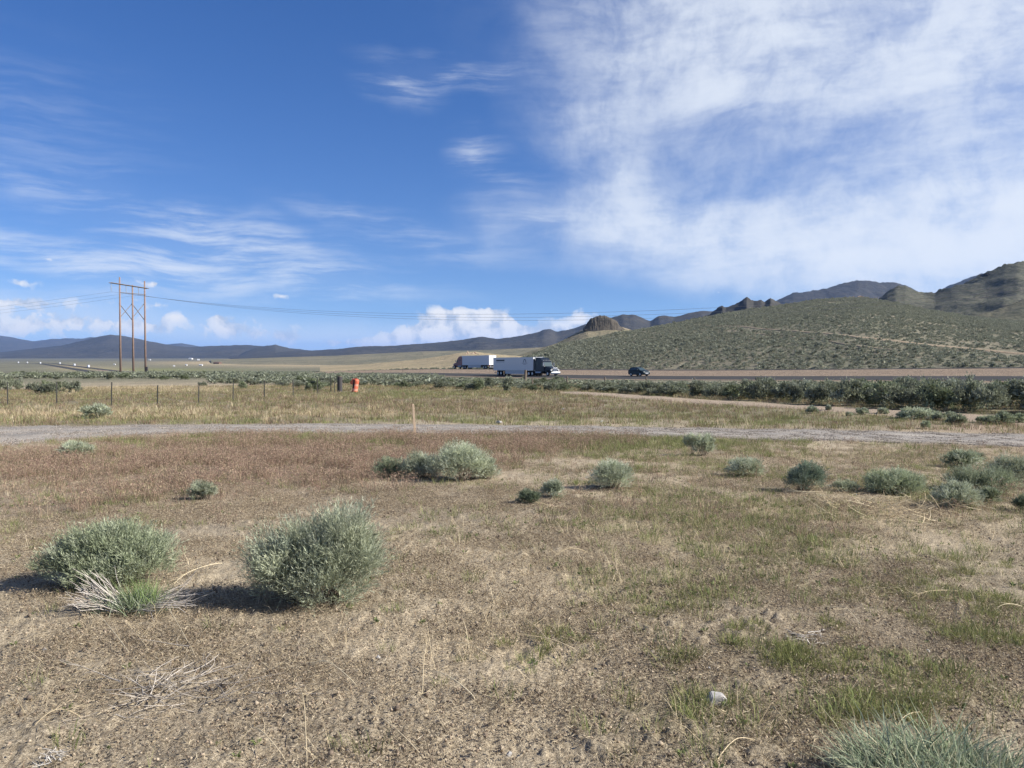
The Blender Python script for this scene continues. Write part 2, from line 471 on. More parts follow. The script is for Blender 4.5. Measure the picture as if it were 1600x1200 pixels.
# ================================================================== ground
def build_ground():
    azf = np.linspace(-R(42), R(42), 520)
    azc = np.concatenate([np.linspace(R(45), R(315), 60)])
    az = np.concatenate([azf, azc])
    r1 = np.exp(np.arange(math.log(1.6), math.log(60), math.log(1.0088)))
    r2 = np.exp(np.arange(math.log(60), math.log(420), math.log(1.02)))
    r3 = np.exp(np.arange(math.log(420), math.log(46000), math.log(1.045)))
    r = np.concatenate([[0.0], [0.5, 1.0], r1, r2, r3])
    A, RR = np.meshgrid(az, r)
    X, Y = RR * np.sin(A), RR * np.cos(A)
    Z = terrain(X, Y)
    fade = 1 - sm(RR, 14, 34)
    clod = np.abs(fbm(X / .11, Y / .11, 3, .6) - .5) * 2
    c2 = fbm(X / .45 + 31, Y / .45, 3)
    fine = np.abs(fbm(X / .05 + 7, Y / .05, 2, .6) - .5) * 2
    Z = Z + fade * ((c2 - .5) * .06 + (clod - .4) * .042 * (0.3 + 1.3 * c2) + (fine - .4) * .024 * (1 - sm(RR, 9, 16)))
    nc = len(az); nr = len(r)
    i = np.arange(nr - 1)[:, None] * nc; j = np.arange(nc)[None, :]; j2 = (np.arange(nc) + 1) % nc
    F4 = np.stack([i + j, i + j2[None, :], i + nc + j2[None, :], i + nc + j], -1).reshape(-1, 4)
    red, green, straw, px, py = zones(X, Y, terrain(X, Y))
    soil = np.array([.40, .336, .242]); C = np.ones((nr, nc, 1)) * soil
    lo = fbm(X / 3 + 11, Y / 3, 4)[..., None]
    C = C * (0.72 + 0.5 * lo) * (0.82 + .36 * fbm(X / .6 + 71, Y / .6, 4)[..., None])
    front = (Y > 1.0) & (np.abs(A) < R(45))
    def mixin(w, c): 
        nonlocal C
        w = (np.where(front, w, 0))[..., None]
        C = C * (1 - w) + np.array(c) * w
    darks = .75 * g2(px, py, 1330, 1010, 330, 110) + .5 * g2(px, py, 1050, 1150, 200, 70) + .45 * g2(px, py, 560, 800, 420, 36) + .4 * g2(px, py, 60, 800, 200, 40) + .35 * g2(px, py, 330, 1130, 200, 60)
    mixin(np.clip(darks, 0, .8) * np.clip(.3 + 1.4 * (fbm(X / .8 + 21, Y / .8, 4) - .2), 0, 1), (.21, .170, .125))
    mixin(.75 * red, (.215, .145, .108)); mixin(.4 * green, (.22, .20, .105)); mixin(.6 * straw, (.36, .28, .17))
    # open range between the gravel road and the highway, then the sage flats of the valley
    m = sm(RR, 29, 34) * (1 - sm(RR, 62, 90)); mid = np.array([.20, .178, .115]) * (0.75 + .5 * lo)
    W = (m * .8)[..., None]; C = C * (1 - W) + mid * W
    mixin(.5 * red * m, (.20, .135, .105)); mixin(.6 * green * m, (.14, .15, .065)); mixin(.7 * straw * m, (.40, .31, .19))
    far = sm(RR, 70, 130)[..., None]
    vn = fbm(X / 60, Y / 180, 4)
    sage = np.array([.17, .165, .115]) * (0.75 + .5 * vn[..., None]); C = C * (1 - far) + sage * far
    tan = sm(RR, 350, 700) * np.clip(1.0 * g2(px, py, 520, 569, 190, 5) + .9 * g2(px, py, 380, 566.5, 130, 3) + .6 * g2(px, py, 150, 577, 60, 4) + .5 * g2(px, py, 170, 588, 90, 4) + .5 * g2(px, py, 110, 573, 30, 3), 0, 1)
    mixin(tan * .9, (.40, .32, .20)); mixin(sm(RR, 300, 600) * .5 * g2(px, py, 250, 578, 130, 3), (.22, .24, .08))
    mixin(sm(RR, 2500, 3500) * .6, (.12, .12, .10))
    bare = g2(px, py, 1530, 668, 120, 9) + .7 * g2(px, py, 1600, 690, 60, 20) + .4 * g2(px, py, 1050, 625, 100, 5)
    mixin(np.clip(bare, 0, 1) * .85, (.36, .275, .20))
    me = mk_mesh('ground', np.stack([X, Y, Z], -1).reshape(-1, 3), F4, None, M_SOIL, C.reshape(-1, 3), True)
    tag(mk_obj('ground', me), 'dry sandy open ground with sparse cheatgrass reaching to the valley', 'ground', kind='structure')
build_ground()

def strip(name, left, right, mat, lift, label, cat='road', nacross=6, relief=0.0, step=None, crown=0.0, fn=terrain):
    """a sheet between two edge lines, laid on the land"""
    left, right = np.asarray(left, float)[:, :2], np.asarray(right, float)[:, :2]
    s = np.linspace(0, 1, nacross)[None, :, None]
    P = left[:, None, :] * (1 - s) + right[:, None, :] * s
    X, Y = P[..., 0], P[..., 1]
    Z = fn(X, Y) + lift - .07 * (np.abs(s[..., 0] - .5) > .49) + crown * np.sin(s[..., 0] * math.pi)
    if relief: Z = Z + (fbm(X / .35, Y / .35, 3) - .5) * relief
    nr, nc = X.shape
    i = np.arange(nr - 1)[:, None] * nc; j = np.arange(nc - 1)[None, :]
    F4 = np.stack([i + j, i + j + 1, i + nc + j + 1, i + nc + j], -1).reshape(-1, 4)
    V = np.stack([X, Y, Z], -1).reshape(-1, 3)
    a, b, c = V[F4[0, 0]], V[F4[0, 1]], V[F4[0, 2]]
    if np.cross(b - a, c - b)[2] < 0: F4 = F4[:, ::-1]
    col = None
    if name == 'gravel_road':      # packed pale wheel tracks, coarser grey stones between them, earth at the edges
        q = (s[0, :, 0])[None, :] + (fbm(X / 3, Y / 3, 2) - .5) * .12
        rut = np.exp(-((q - .34) / .09) ** 2) + np.exp(-((q - .74) / .12) ** 2)
        edge_ = np.clip(np.abs(q - .5) * 2 - .75, 0, 1) * 2.5
        c = np.array([.285, .265, .24]) + (np.array([.375, .34, .295]) - [.285, .265, .24]) * rut[..., None]
        c = c * (1 - np.clip(edge_, 0, 1)[..., None]) + np.array([.34, .28, .20]) * np.clip(edge_, 0, 1)[..., None]
        col = (c * (.85 + .3 * fbm(X / .9, Y / .9, 3)[..., None])).reshape(-1, 3)
    me = mk_mesh(name, V, F4, None, mat, col, True)
    return tag(mk_obj(name, me), label, cat, kind='structure')

def edge(pts, n):
    """an edge line seen at these picture points, resampled"""
    w = np.array([ground_at(*p) for p in pts])
    s = np.concatenate([[0], np.cumsum(np.hypot(np.diff(w[:, 0]), np.diff(w[:, 1])))])
    q = np.linspace(0, s[-1], n)
    e = np.stack([sinterp(q, s, w[:, 0], s[-1] / 60), sinterp(q, s, w[:, 1], s[-1] / 60)], 1)
    wob = (fbm(q / 1.1, q * 0 + len(pts) * 3.7 + w[0, 1], 3) - .5) * .5
    e[:, 1] += wob
    return e
GR_FAR = edge([(-160, 669), (0, 667), (200, 665), (400, 664.5), (650, 663.5), (800, 665), (1000, 668), (1200, 671), (1400, 675), (1600, 679), (1760, 684)], 300)
GR_NEAR = edge([(-160, 712), (0, 698), (100, 688), (200, 682.5), (400, 677), (650, 677), (800, 679.5), (1000, 682), (1200, 688), (1400, 693), (1600, 699), (1760, 705)], 300)
strip('gravel_road', GR_FAR, GR_NEAR, M_GRAVEL, 0.03, 'grey gravel road crossing the field behind the near bushes', nacross=24, relief=0.05)
TR_FAR = edge([(872, 612), (950, 615), (1050, 621), (1200, 630), (1400, 641), (1600, 652), (1750, 660)], 160)
TR_NEAR = edge([(872, 615), (950, 620), (1050, 627), (1200, 638), (1400, 652), (1600, 666), (1750, 678)], 160)
strip('dirt_track', TR_FAR, TR_NEAR, M_DIRT, 0.04, 'pale dirt track running along the dense band of sagebrush', nacross=8, relief=0.04)

# ------------------------------------------------------------------ highway
def asphalt():
    m, t, b = new_mat('worn asphalt')
    geo = nd(t, 'ShaderNodeNewGeometry')
    n = nd(t, 'ShaderNodeTexNoise', i_Vector=geo.outputs['Position']); n.inputs['Scale'].default_value = 0.6; n.inputs['Detail'].default_value = 8
    c = mixc(t, n.outputs['Fac'], (.045, .045, .048), (.085, .083, .08))
    t.links.new(c, b.inputs['Base Color']); b.inputs['Roughness'].default_value = 1.0; b.inputs['Specular IOR Level'].default_value = .02
    return m
M_ASPH = asphalt()
M_LINE = paint('white road paint', (.7, .7, .67), 0.7, var=.2, scale=.5)
M_YLINE = paint('yellow road paint', (.6, .40, .06), 0.7, var=.2, scale=.5)
def road_pt(t, n):
    t = np.asarray(t, float)
    # the highway runs straight for two kilometres, then swings off to the left
    bend = np.clip(-t - 2100, 0, None)
    ang = np.clip(bend / 900, 0, 0.62)
    x = P0[0] + RD[0] * t + RN[0] * n - bend * np.sin(ang) * .55
    y = P0[1] + RD[1] * t + RN[1] * n - bend * np.sin(ang) * .75
    return np.stack([x, y], -1)
TT = np.concatenate([-np.exp(np.linspace(math.log(4200), math.log(260), 60)), np.linspace(-255, 260, 104)])
def zroad(x, y): return terrain(x, y, False)
def hstrip(name, n0, n1, mat, lift, label, cat='road', tt=TT, nac=6, **k):
    return strip(name, road_pt(tt, n0), road_pt(tt, n1), mat, lift, label, cat, nac, fn=zroad, **k)
hstrip('highway', -8.2, 6, M_ASPH, .16, 'near carriageway of the highway carrying the dark truck and the car')
hstrip('highway', 16.5, 28.5, M_ASPH, .16, 'far carriageway of the highway beyond the bare median')
hstrip('median', 6.2, 16.3, M_MEDIAN, .12, 'bare pinkish strip of soil between the two carriageways', 'median', tt=TT[30:])
hstrip('road_shoulder', -10.5, -8.4, M_MEDIAN, .10, 'bare tan shoulder along the near side of the highway', 'shoulder', tt=TT[30:])
hstrip('road_shoulder', 28.7, 33.5, M_MEDIAN, .10, 'bare tan shoulder between the far carriageway and the sagebrush hill', 'shoulder', tt=TT[30:])
for c0, nm in ((0, 'near'), (22.5, 'far')):
    hstrip('edge_line', c0 - 4.4, c0 - 4.25, M_LINE, .172, f'painted line along the outer edge of the {nm} carriageway' if c0 == 0 else 'painted line along the inner edge of the far carriageway', 'road marking', nac=2)
    hstrip('edge_line', c0 + 3.4, c0 + 3.55, M_YLINE if c0 == 0 else M_LINE, .172, f'painted line along the inner edge of the near carriageway' if c0 == 0 else 'painted line along the outer edge of the far carriageway', 'road marking', nac=2)

# ================================================================== hills
def hill_mat(name, c1, c2, c3, s1, s2, spots=0.0, spot_scale=.3, spot_col=(.06, .065, .045)):
    m, t, b = new_mat(name)
    geo = nd(t, 'ShaderNodeNewGeometry'); pos = geo.outputs['Position']
    n1 = nd(t, 'ShaderNodeTexNoise', i_Vector=pos); n1.inputs['Scale'].default_value = s1; n1.inputs['Detail'].default_value = 8
    n2 = nd(t, 'ShaderNodeTexNoise', i_Vector=pos); n2.inputs['Scale'].default_value = s2; n2.inputs['Detail'].default_value = 8; n2.inputs['Roughness'].default_value = .65
    c = mixc(t, sstep(t, n1.outputs['Fac'], .35, .65), c1, c2)
    c = mixc(t, sstep(t, n2.outputs['Fac'], .48, .72), c, c3)
    if spots:
        v = nd(t, 'ShaderNodeTexVoronoi', i_Vector=pos); v.inputs['Scale'].default_value = spot_scale
        n3 = nd(t, 'ShaderNodeTexNoise', i_Vector=pos); n3.inputs['Scale'].default_value = spot_scale * .25; n3.inputs['Detail'].default_value = 3
        k = mth(t, 'MULTIPLY', sstep(t, v.outputs['Distance'], .62, .38), mth(t, 'MULTIPLY', sstep(t, n3.outputs['Fac'], .25, .55), spots))
        c = mixc(t, k, c, spot_col)
    t.links.new(c, b.inputs['Base Color']); b.inputs['Roughness'].default_value = .95; b.inputs['Specular IOR Level'].default_value = .05
    bn = nd(t, 'ShaderNodeBump', i_Height=n2.outputs['Fac']); bn.inputs['Strength'].default_value = .8; bn.inputs['Distance'].default_value = .35 / s2
    t.links.new(bn.outputs[0], b.inputs['Normal'])
    return m

class Hill:
    """one hill or range: a crest line, a foot line in front of it and a back slope"""
    def __init__(self, name, crest, mat, label, base=None, base_frac=.75, back=None, nc=200, nr=40, rough=.0, pw=1.15, gully=.35, wl=None, cat='hill', zdrop=2.0, foot=None):
        crest = np.array(crest, float)
        px = np.linspace(crest[0, 0], crest[-1, 0], nc)
        py = sinterp(px, crest[:, 0], crest[:, 1], (px[-1] - px[0]) / nc * .7)
        Yc = sinterp(px, crest[:, 0], crest[:, 2], 10)
        C = np.stack([at(a, b, c) for a, b, c in zip(px, py, Yc)])
        u = C[:, 0] / C[:, 1]
        Yb = np.array([foot(a) for a in u]) if foot else (Yc * base_frac)
        bl = back if back else (Yc * (1 - base_frac)).mean()
        wl = wl or Yc.mean() * .05
        zc = C[:, 2]
        s = np.concatenate([np.linspace(0, 1, nr), 1 + np.linspace(0, 1, nr // 3)[1:] ** 1.0])
        S, U = np.meshgrid(s, u, indexing='ij')
        Yg = np.where(S <= 1, Yb + (Yc - Yb) * S, Yc + bl * (S - 1))
        X = U * Yg
        zb = terrain(U * Yb, np.ones_like(U) * Yb, False) - zdrop
        rel = zc - zb
        p = pw * (1 + gully * 2 * (fbm(X / wl, Yg / wl * .4, 4) - .5))
        f = np.where(S <= 1, np.clip(S, 0, 1) ** p, 1 - sm(S, 1, 2.05))
        env = np.sin(np.clip(S, 0, 1) * math.pi) ** .8
        rid = 1 - np.abs(2 * fbm(X / wl * 1.7 + 3, Yg / wl * .8 + 5, 4) - 1) 
        Z = zb + rel * f + env * rel * gully * .45 * (rid - .75)
        crestn = np.exp(-((S - 1) / .06) ** 2)
        Z = Z + crestn * rough * ((fbm(X / (wl * .16), Yg * 0 + 2.2, 4, .65) - .45) * 2 + (vnoise(X / (wl * .035), Yg * 0 + 9.2) - .5) * .8)
        nrr, ncc = S.shape
        i = np.arange(nrr - 1)[:, None] * ncc; j = np.arange(ncc - 1)[None, :]
        F4 = np.stack([i + j, i + j + 1, i + ncc + j + 1, i + ncc + j], -1).reshape(-1, 4)
        self.me = mk_mesh(name, np.stack([X, Yg, Z], -1).reshape(-1, 3), F4, None, mat, None, True)
        self.o = tag(mk_obj(name, self.me), label, cat, kind='structure')
        self.X, self.Y, self.Z, self.s, self.u = X, Yg, Z, s, u
    def sample(self, uu, ss):
        """point on the slope at column uu (0..1) and slope position ss (0..1)"""
        nrow = int((self.s <= 1).sum())
        fi = np.clip(ss, 0, 1) * (nrow - 1); fj = np.clip(uu, 0, 1) * (self.X.shape[1] - 1)
        i0 = np.minimum(fi.astype(int), nrow - 2); j0 = np.minimum(fj.astype(int), self.X.shape[1] - 2)
        a, b = fi - i0, fj - j0
        out = []
        for M in (self.X, self.Y, self.Z):
            out.append(M[i0, j0] * (1 - a) * (1 - b) + M[i0 + 1, j0] * a * (1 - b) + M[i0, j0 + 1] * (1 - a) * b + M[i0 + 1, j0 + 1] * a * b)
        return np.stack(out, -1)

def line_foot(nn):
    def f(u):   # where the sight line at slope u crosses the line n = nn beside the highway
        # u*Y*RNx + Y*RNy - P0.RN = nn
        return (nn + P0 @ RN) / (u * RN[0] + RN[1])
    return f

M_SAGEH = hill_mat('sagebrush hill soil', (.205, .185, .132), (.175, .17, .12), (.245, .21, .152), .02, .25)
SAGE_HILL = Hill('hill', [(792, 568, 300), (830, 556, 300), (875, 537.5, 315), (900, 533.5, 330), (940, 525.5, 350), (985, 517.5, 375), (1039, 507.5, 395), (1075, 500.5, 405), (1109, 495, 420), (1168, 483, 445), (1200, 480, 450), (1280, 468.5, 470), (1330, 465.5, 480), (1352, 465.5, 480), (1400, 473, 490), (1450, 484, 500), (1520, 495, 520), (1600, 503, 540), (1750, 505, 560), (2000, 480, 600)],
    M_SAGEH, 'near hillside covered in sagebrush behind the highway', foot=line_foot(34.0), back=260, nc=260, nr=60, pw=.92, gully=.06, wl=60, zdrop=.3, rough=.25)
M_DRYH = hill_mat('dry grass knoll', (.36, .29, .185), (.30, .25, .155), (.21, .185, .12), .02, .12)
KNOLL = Hill('hill', [(500, 575, 620), (560, 570.5, 610), (600, 566.5, 600), (650, 562, 590), (700, 555, 575), (720, 551, 570), (738, 549.5, 570), (760, 552, 570), (790, 555, 570), (840, 558, 570), (900, 562, 570), (980, 568, 570)],
    M_DRYH, 'low tan knoll of dry grass behind the red truck', base_frac=.62, back=200, nc=120, nr=30, pw=1.3, gully=.12, wl=60, zdrop=1.5, rough=.3)
M_FAN = hill_mat('sage fan', (.15, .145, .10), (.20, .18, .12), (.25, .21, .14), .004, .02)
Hill('hill', [(330, 562, 2600), (420, 559, 2600), (520, 556, 2500), (600, 552, 2400), (660, 549, 2300), (740, 547.5, 2200), (800, 545, 2000), (860, 542, 1900), (960, 540, 1800)],
    M_FAN, 'long grey-green slope rising towards the dark ridge', base_frac=.5, back=700, nc=120, nr=26, pw=1.3, gully=.05, wl=200, zdrop=3)
M_BUTTE = hill_mat('butte slope', (.23, .20, .13), (.17, .16, .10), (.27, .22, .15), .01, .06, .5, .22)
Hill('hill', [(770, 566, 900), (800, 558, 900), (840, 546, 910), (870, 536, 920), (890, 526, 930), (905, 518, 940), (918, 512, 945), (940, 509, 945), (960, 509, 945), (972, 511, 945), (985, 515, 945), (1005, 522, 950), (1040, 532, 960), (1100, 545, 970)],
    M_BUTTE, 'green-tan slope below the rocky butte', base_frac=.66, back=250, nc=160, nr=34, pw=1.25, gully=.18, wl=90)
M_FARG = hill_mat('shrub hill', (.115, .112, .084), (.095, .094, .07), (.15, .136, .10), .006, .03, .75, .16)
Hill('hill', [(1340, 500, 1350), (1365, 472, 1350), (1385, 455, 1350), (1400, 447.5, 1350), (1415, 448, 1350), (1430, 453.5, 1330), (1445, 458.5, 1320), (1460, 459.5, 1310), (1490, 447, 1300), (1540, 430, 1300), (1570, 415, 1300), (1590, 408.5, 1300), (1612, 410, 1300), (1700, 432, 1300), (1850, 440, 1300), (2050, 420, 1300)],
    M_FARG, 'steep brownish hill with rocky crest at the right edge', base_frac=.58, back=600, nc=260, nr=60, pw=1.05, gully=.3, wl=150, rough=6.5)
M_SHLD = hill_mat('green shoulder', (.135, .13, .085), (.165, .15, .10), (.115, .118, .08), .01, .05, .7, .25)
Hill('hill', [(1440, 512, 760), (1500, 500, 770), (1550, 487, 780), (1580, 475, 790), (1610, 462, 800), (1680, 440, 820), (1800, 420, 850), (2000, 430, 850)],
    M_SHLD, 'green shoulder of land rising between the two right-hand hills', base_frac=.68, back=250, nc=120, nr=36, pw=1.1, gully=.15, wl=90, rough=1.0)
M_ROCKR = hill_mat('dark rocky ridge', (.045, .044, .04), (.06, .057, .05), (.08, .074, .062), .012, .05)
Hill('hill', [(1085, 502, 1700), (1107, 492, 1700), (1120, 482, 1700), (1129, 477, 1700), (1134, 480, 1700), (1140, 478, 1700), (1149, 475, 1700), (1156, 472, 1700), (1162, 466.5, 1700), (1167, 464, 1700), (1172, 468, 1700), (1177, 471, 1700), (1183, 469.5, 1700), (1189, 468.5, 1700), (1195, 471, 1700), (1200, 468, 1700), (1204, 466, 1700), (1210, 470, 1700), (1220, 475, 1700), (1240, 482, 1700), (1300, 500, 1700)],
    M_ROCKR, 'jagged dark rocky ridge peeping over the sagebrush hill', base_frac=.72, back=450, nc=220, nr=40, pw=1.0, gully=.4, wl=110, rough=2.6)
M_MTN = hill_mat('mountain', (.042, .042, .040), (.060, .056, .048), (.08, .072, .06), .0016, .009)  # base colours kept dark to stand for cloud shadow over the far ranges
Hill('mountain', [(1120, 500, 5200), (1170, 488, 5200), (1205, 472, 5200), (1240, 457.5, 5200), (1265, 456, 5200), (1300, 448, 5200), (1340, 438.5, 5200), (1352, 438, 5200), (1375, 441, 5200), (1400, 442, 5200), (1415, 446, 5200), (1440, 458, 5200), (1500, 485, 5200)],
    M_MTN, 'blue mountain standing behind the sagebrush hill', base_frac=.7, back=1500, nc=180, nr=50, pw=1.1, gully=.35, wl=420, rough=9, cat='mountain')
Hill('mountain', [(1400, 490, 5600), (1440, 470, 5600), (1480, 448, 5600), (1520, 431, 5600), (1545, 424.5, 5600), (1562, 428, 5600), (1620, 425, 5600), (1800, 400, 5600), (2000, 440, 5600)],
    M_MTN, 'blue mountain flank showing behind the right-hand rocky hill', base_frac=.7, back=1500, nc=150, nr=50, pw=1.1, gully=.35, wl=420, rough=8, cat='mountain')
Hill('mountain', [(900, 530, 4300), (930, 506, 4300), (957, 496, 4300), (964, 494.5, 4300), (973, 491, 4300), (982, 492.3, 4300), (990, 491, 4300), (1001, 495, 4300), (1009, 499, 4300), (1016, 502, 4300), (1024, 497, 4300), (1030, 493.5, 4300), (1040, 493, 4300), (1053, 495.5, 4300), (1065, 493, 4300), (1077, 489.5, 4300), (1098, 485.5, 4300), (1109, 486.5, 4300), (1140, 486, 4300), (1250, 500, 4300)],
    M_MTN, 'low blue mountains just right of the rocky butte', base_frac=.7, back=1200, nc=170, nr=44, pw=1.1, gully=.35, wl=330, rough=3, cat='mountain')
Hill('mountain', [(360, 558, 6400), (400, 553.5, 6400), (450, 549, 6300), (520, 546, 6200), (560, 541.5, 6100), (620, 540, 6000), (680, 535.5, 5900), (720, 531.5, 5800), (750, 526, 5700), (775, 529.5, 5600), (800, 527, 5600), (840, 519.5, 5500), (849, 514.5, 5500), (860, 514, 5500), (870, 518, 5500), (885, 516, 5500), (900, 512, 5500), (915, 505.5, 5500), (935, 508, 5500), (1000, 515, 5500), (1100, 530, 5500)],
    M_MTN, 'long dark blue ridge crossing the middle distance', base_frac=.7, back=1600, nc=260, nr=44, pw=1.0, gully=.32, wl=480, rough=4, cat='mountain')
Hill('mountain', [(370, 556, 7200), (385, 549, 7200), (400, 544, 7200), (418, 540, 7200), (430, 538.5, 7200), (442, 541.5, 7200), (458, 545.5, 7200), (480, 548.5, 7200), (540, 555, 7200)],
    M_ROCKR, 'small dark pointed hill left of the long ridge', base_frac=.8, back=900, nc=90, nr=30, pw=1.0, gully=.3, wl=380, rough=5, cat='mountain')
Hill('mountain', [(-320, 548, 8800), (-150, 553, 8800), (0, 550.5, 8800), (50, 545, 8800), (100, 539, 8800), (130, 532, 8800), (155, 525.5, 8800), (172, 523, 8800), (190, 524.5, 8800), (230, 532.5, 8800), (270, 540, 8800), (300, 542.5, 8800), (340, 540, 8800), (380, 539, 8800), (420, 541, 8800), (500, 549, 8800), (600, 556, 8800)],
    M_MTN, 'broad dark mountain across the valley behind the power poles', base_frac=.72, back=2200, nc=240, nr=46, pw=1.15, gully=.3, wl=700, rough=5, cat='mountain')
Hill('mountain', [(-400, 515, 15500), (-150, 520, 15500), (0, 524.5, 15500), (20, 527.5, 15500), (50, 533, 15500), (80, 530, 15500), (105, 528.5, 15500), (130, 529, 15500), (145, 526.5, 15500), (160, 530, 15500), (200, 538, 15500), (262, 538, 15500), (282, 536.5, 15500), (310, 541, 15500), (400, 545, 15500), (520, 550, 15500), (640, 556, 15500)],
    M_MTN, 'pale far range at the left behind the broad mountain', base_frac=.75, back=3000, nc=220, nr=36, pw=1.1, gully=.3, wl=1300, rough=12, cat='mountain')

# ================================================================== plants: blades, leaves, twigs
def unit(v):
    return v / np.maximum(np.linalg.norm(v, axis=-1, keepdims=True), 1e-9)
def perp(d):
    r = rng.normal(size=d.shape)
    return unit(np.cross(d, r))
class Geo:
    def __init__(self): self.V, self.Q, self.T, self.C, self.n = [], [], [], [], 0
    def add(self, V, Q=None, T=None, C=None):
        V = np.asarray(V, float).reshape(-1, 3)
        if Q is not None and len(Q): self.Q.append(np.asarray(Q).reshape(-1, 4) + self.n)
        if T is not None and len(T): self.T.append(np.asarray(T).reshape(-1, 3) + self.n)
        C = np.asarray(C, float)
        if C.ndim == 1: C = np.tile(C, (len(V), 1))
        self.V.append(V); self.C.append(C); self.n += len(V)
    def arrays(self):
        return (np.concatenate(self.V), np.concatenate(self.Q) if self.Q else None, np.concatenate(self.T) if self.T else None, np.concatenate(self.C))
    def mesh(self, name, mat):
        V, Q, T, C = self.arrays()
        return mk_mesh(name, V, Q, T, mat, C)

def pal(cols, n, jit=.12):
    cols = np.asarray(cols, float)
    c = cols[rng.integers(0, len(cols), n)]
    return np.clip(c * (1 + rng.normal(0, jit, (n, 1))), .005, .95)

def leaves(geo, B, D, L, W, C):
    """narrow pointed leaves: base, two sides, tip"""
    n = len(B); D = unit(D); S = perp(D) * (np.asarray(W).reshape(-1, 1) / 2); L = np.asarray(L).reshape(-1, 1)
    V = np.stack([B, B + D * L * .5 + S, B + D * L, B + D * L * .5 - S], 1)
    Q = np.arange(n * 4).reshape(n, 4)
    geo.add(V, Q, None, np.repeat(C, 4, 0))

def blades(geo, B, D, L, W, droop, C, tipc=None):
    """two-segment grass blades that bow over"""
    n = len(B); D = unit(D); L = np.asarray(L).reshape(-1, 1); W = np.asarray(W).reshape(-1, 1); droop = np.asarray(droop).reshape(-1, 1)
    S = perp(D); S[:, 2] *= .2; S = unit(S) * W / 2
    h = D.copy(); h[:, 2] = 0; h = unit(h + rng.normal(0, .05, h.shape) * [1, 1, 0])
    M = B + D * L * .55
    T = M + (unit(D * (1 - droop) + h * droop - np.array([0, 0, .5]) * droop)) * L * .45
    V = np.stack([B - S, B + S, M + S * .8, M - S * .8, T], 1)
    i = np.arange(n)[:, None] * 5
    geo.add(V, i + np.array([[0, 1, 2, 3]]), i + np.array([[3, 2, 4]]), np.repeat(C, 5, 0))
    return T

def sticks(geo, P, rad, C, sides=3):
    """a tapering twig through the points P (k,3)"""
    P = np.asarray(P, float); k = len(P)
    rad = np.asarray(rad) * np.ones(k)
    tan = unit(np.gradient(P, axis=0))
    a = unit(np.cross(tan, np.array([.3, .2, .93])) + 1e-6); b = np.cross(tan, a)
    th = np.arange(sides) / sides * 2 * math.pi
    ring = (np.cos(th)[None, :, None] * a[:, None] + np.sin(th)[None, :, None] * b[:, None]) * rad[:, None, None]
    V = P[:, None] + ring
    i = np.arange(k - 1)[:, None] * sides; j = np.arange(sides)[None]; j2 = (j + 1) % sides
    Q = np.stack([i + j, i + j2, i + sides + j2, i + sides + j], -1).reshape(-1, 4)
    geo.add(V, Q, None, C)

SAGE = [(.41, .44, .315), (.365, .395, .275), (.485, .51, .385), (.315, .345, .235), (.44, .46, .31)]
RABBIT = [(.325, .36, .235), (.365, .40, .265), (.28, .315, .195), (.41, .44, .31)]
DARKSAGE = [(.16, .19, .12), (.20, .225, .15), (.22, .25, .17), (.135, .16, .10)]

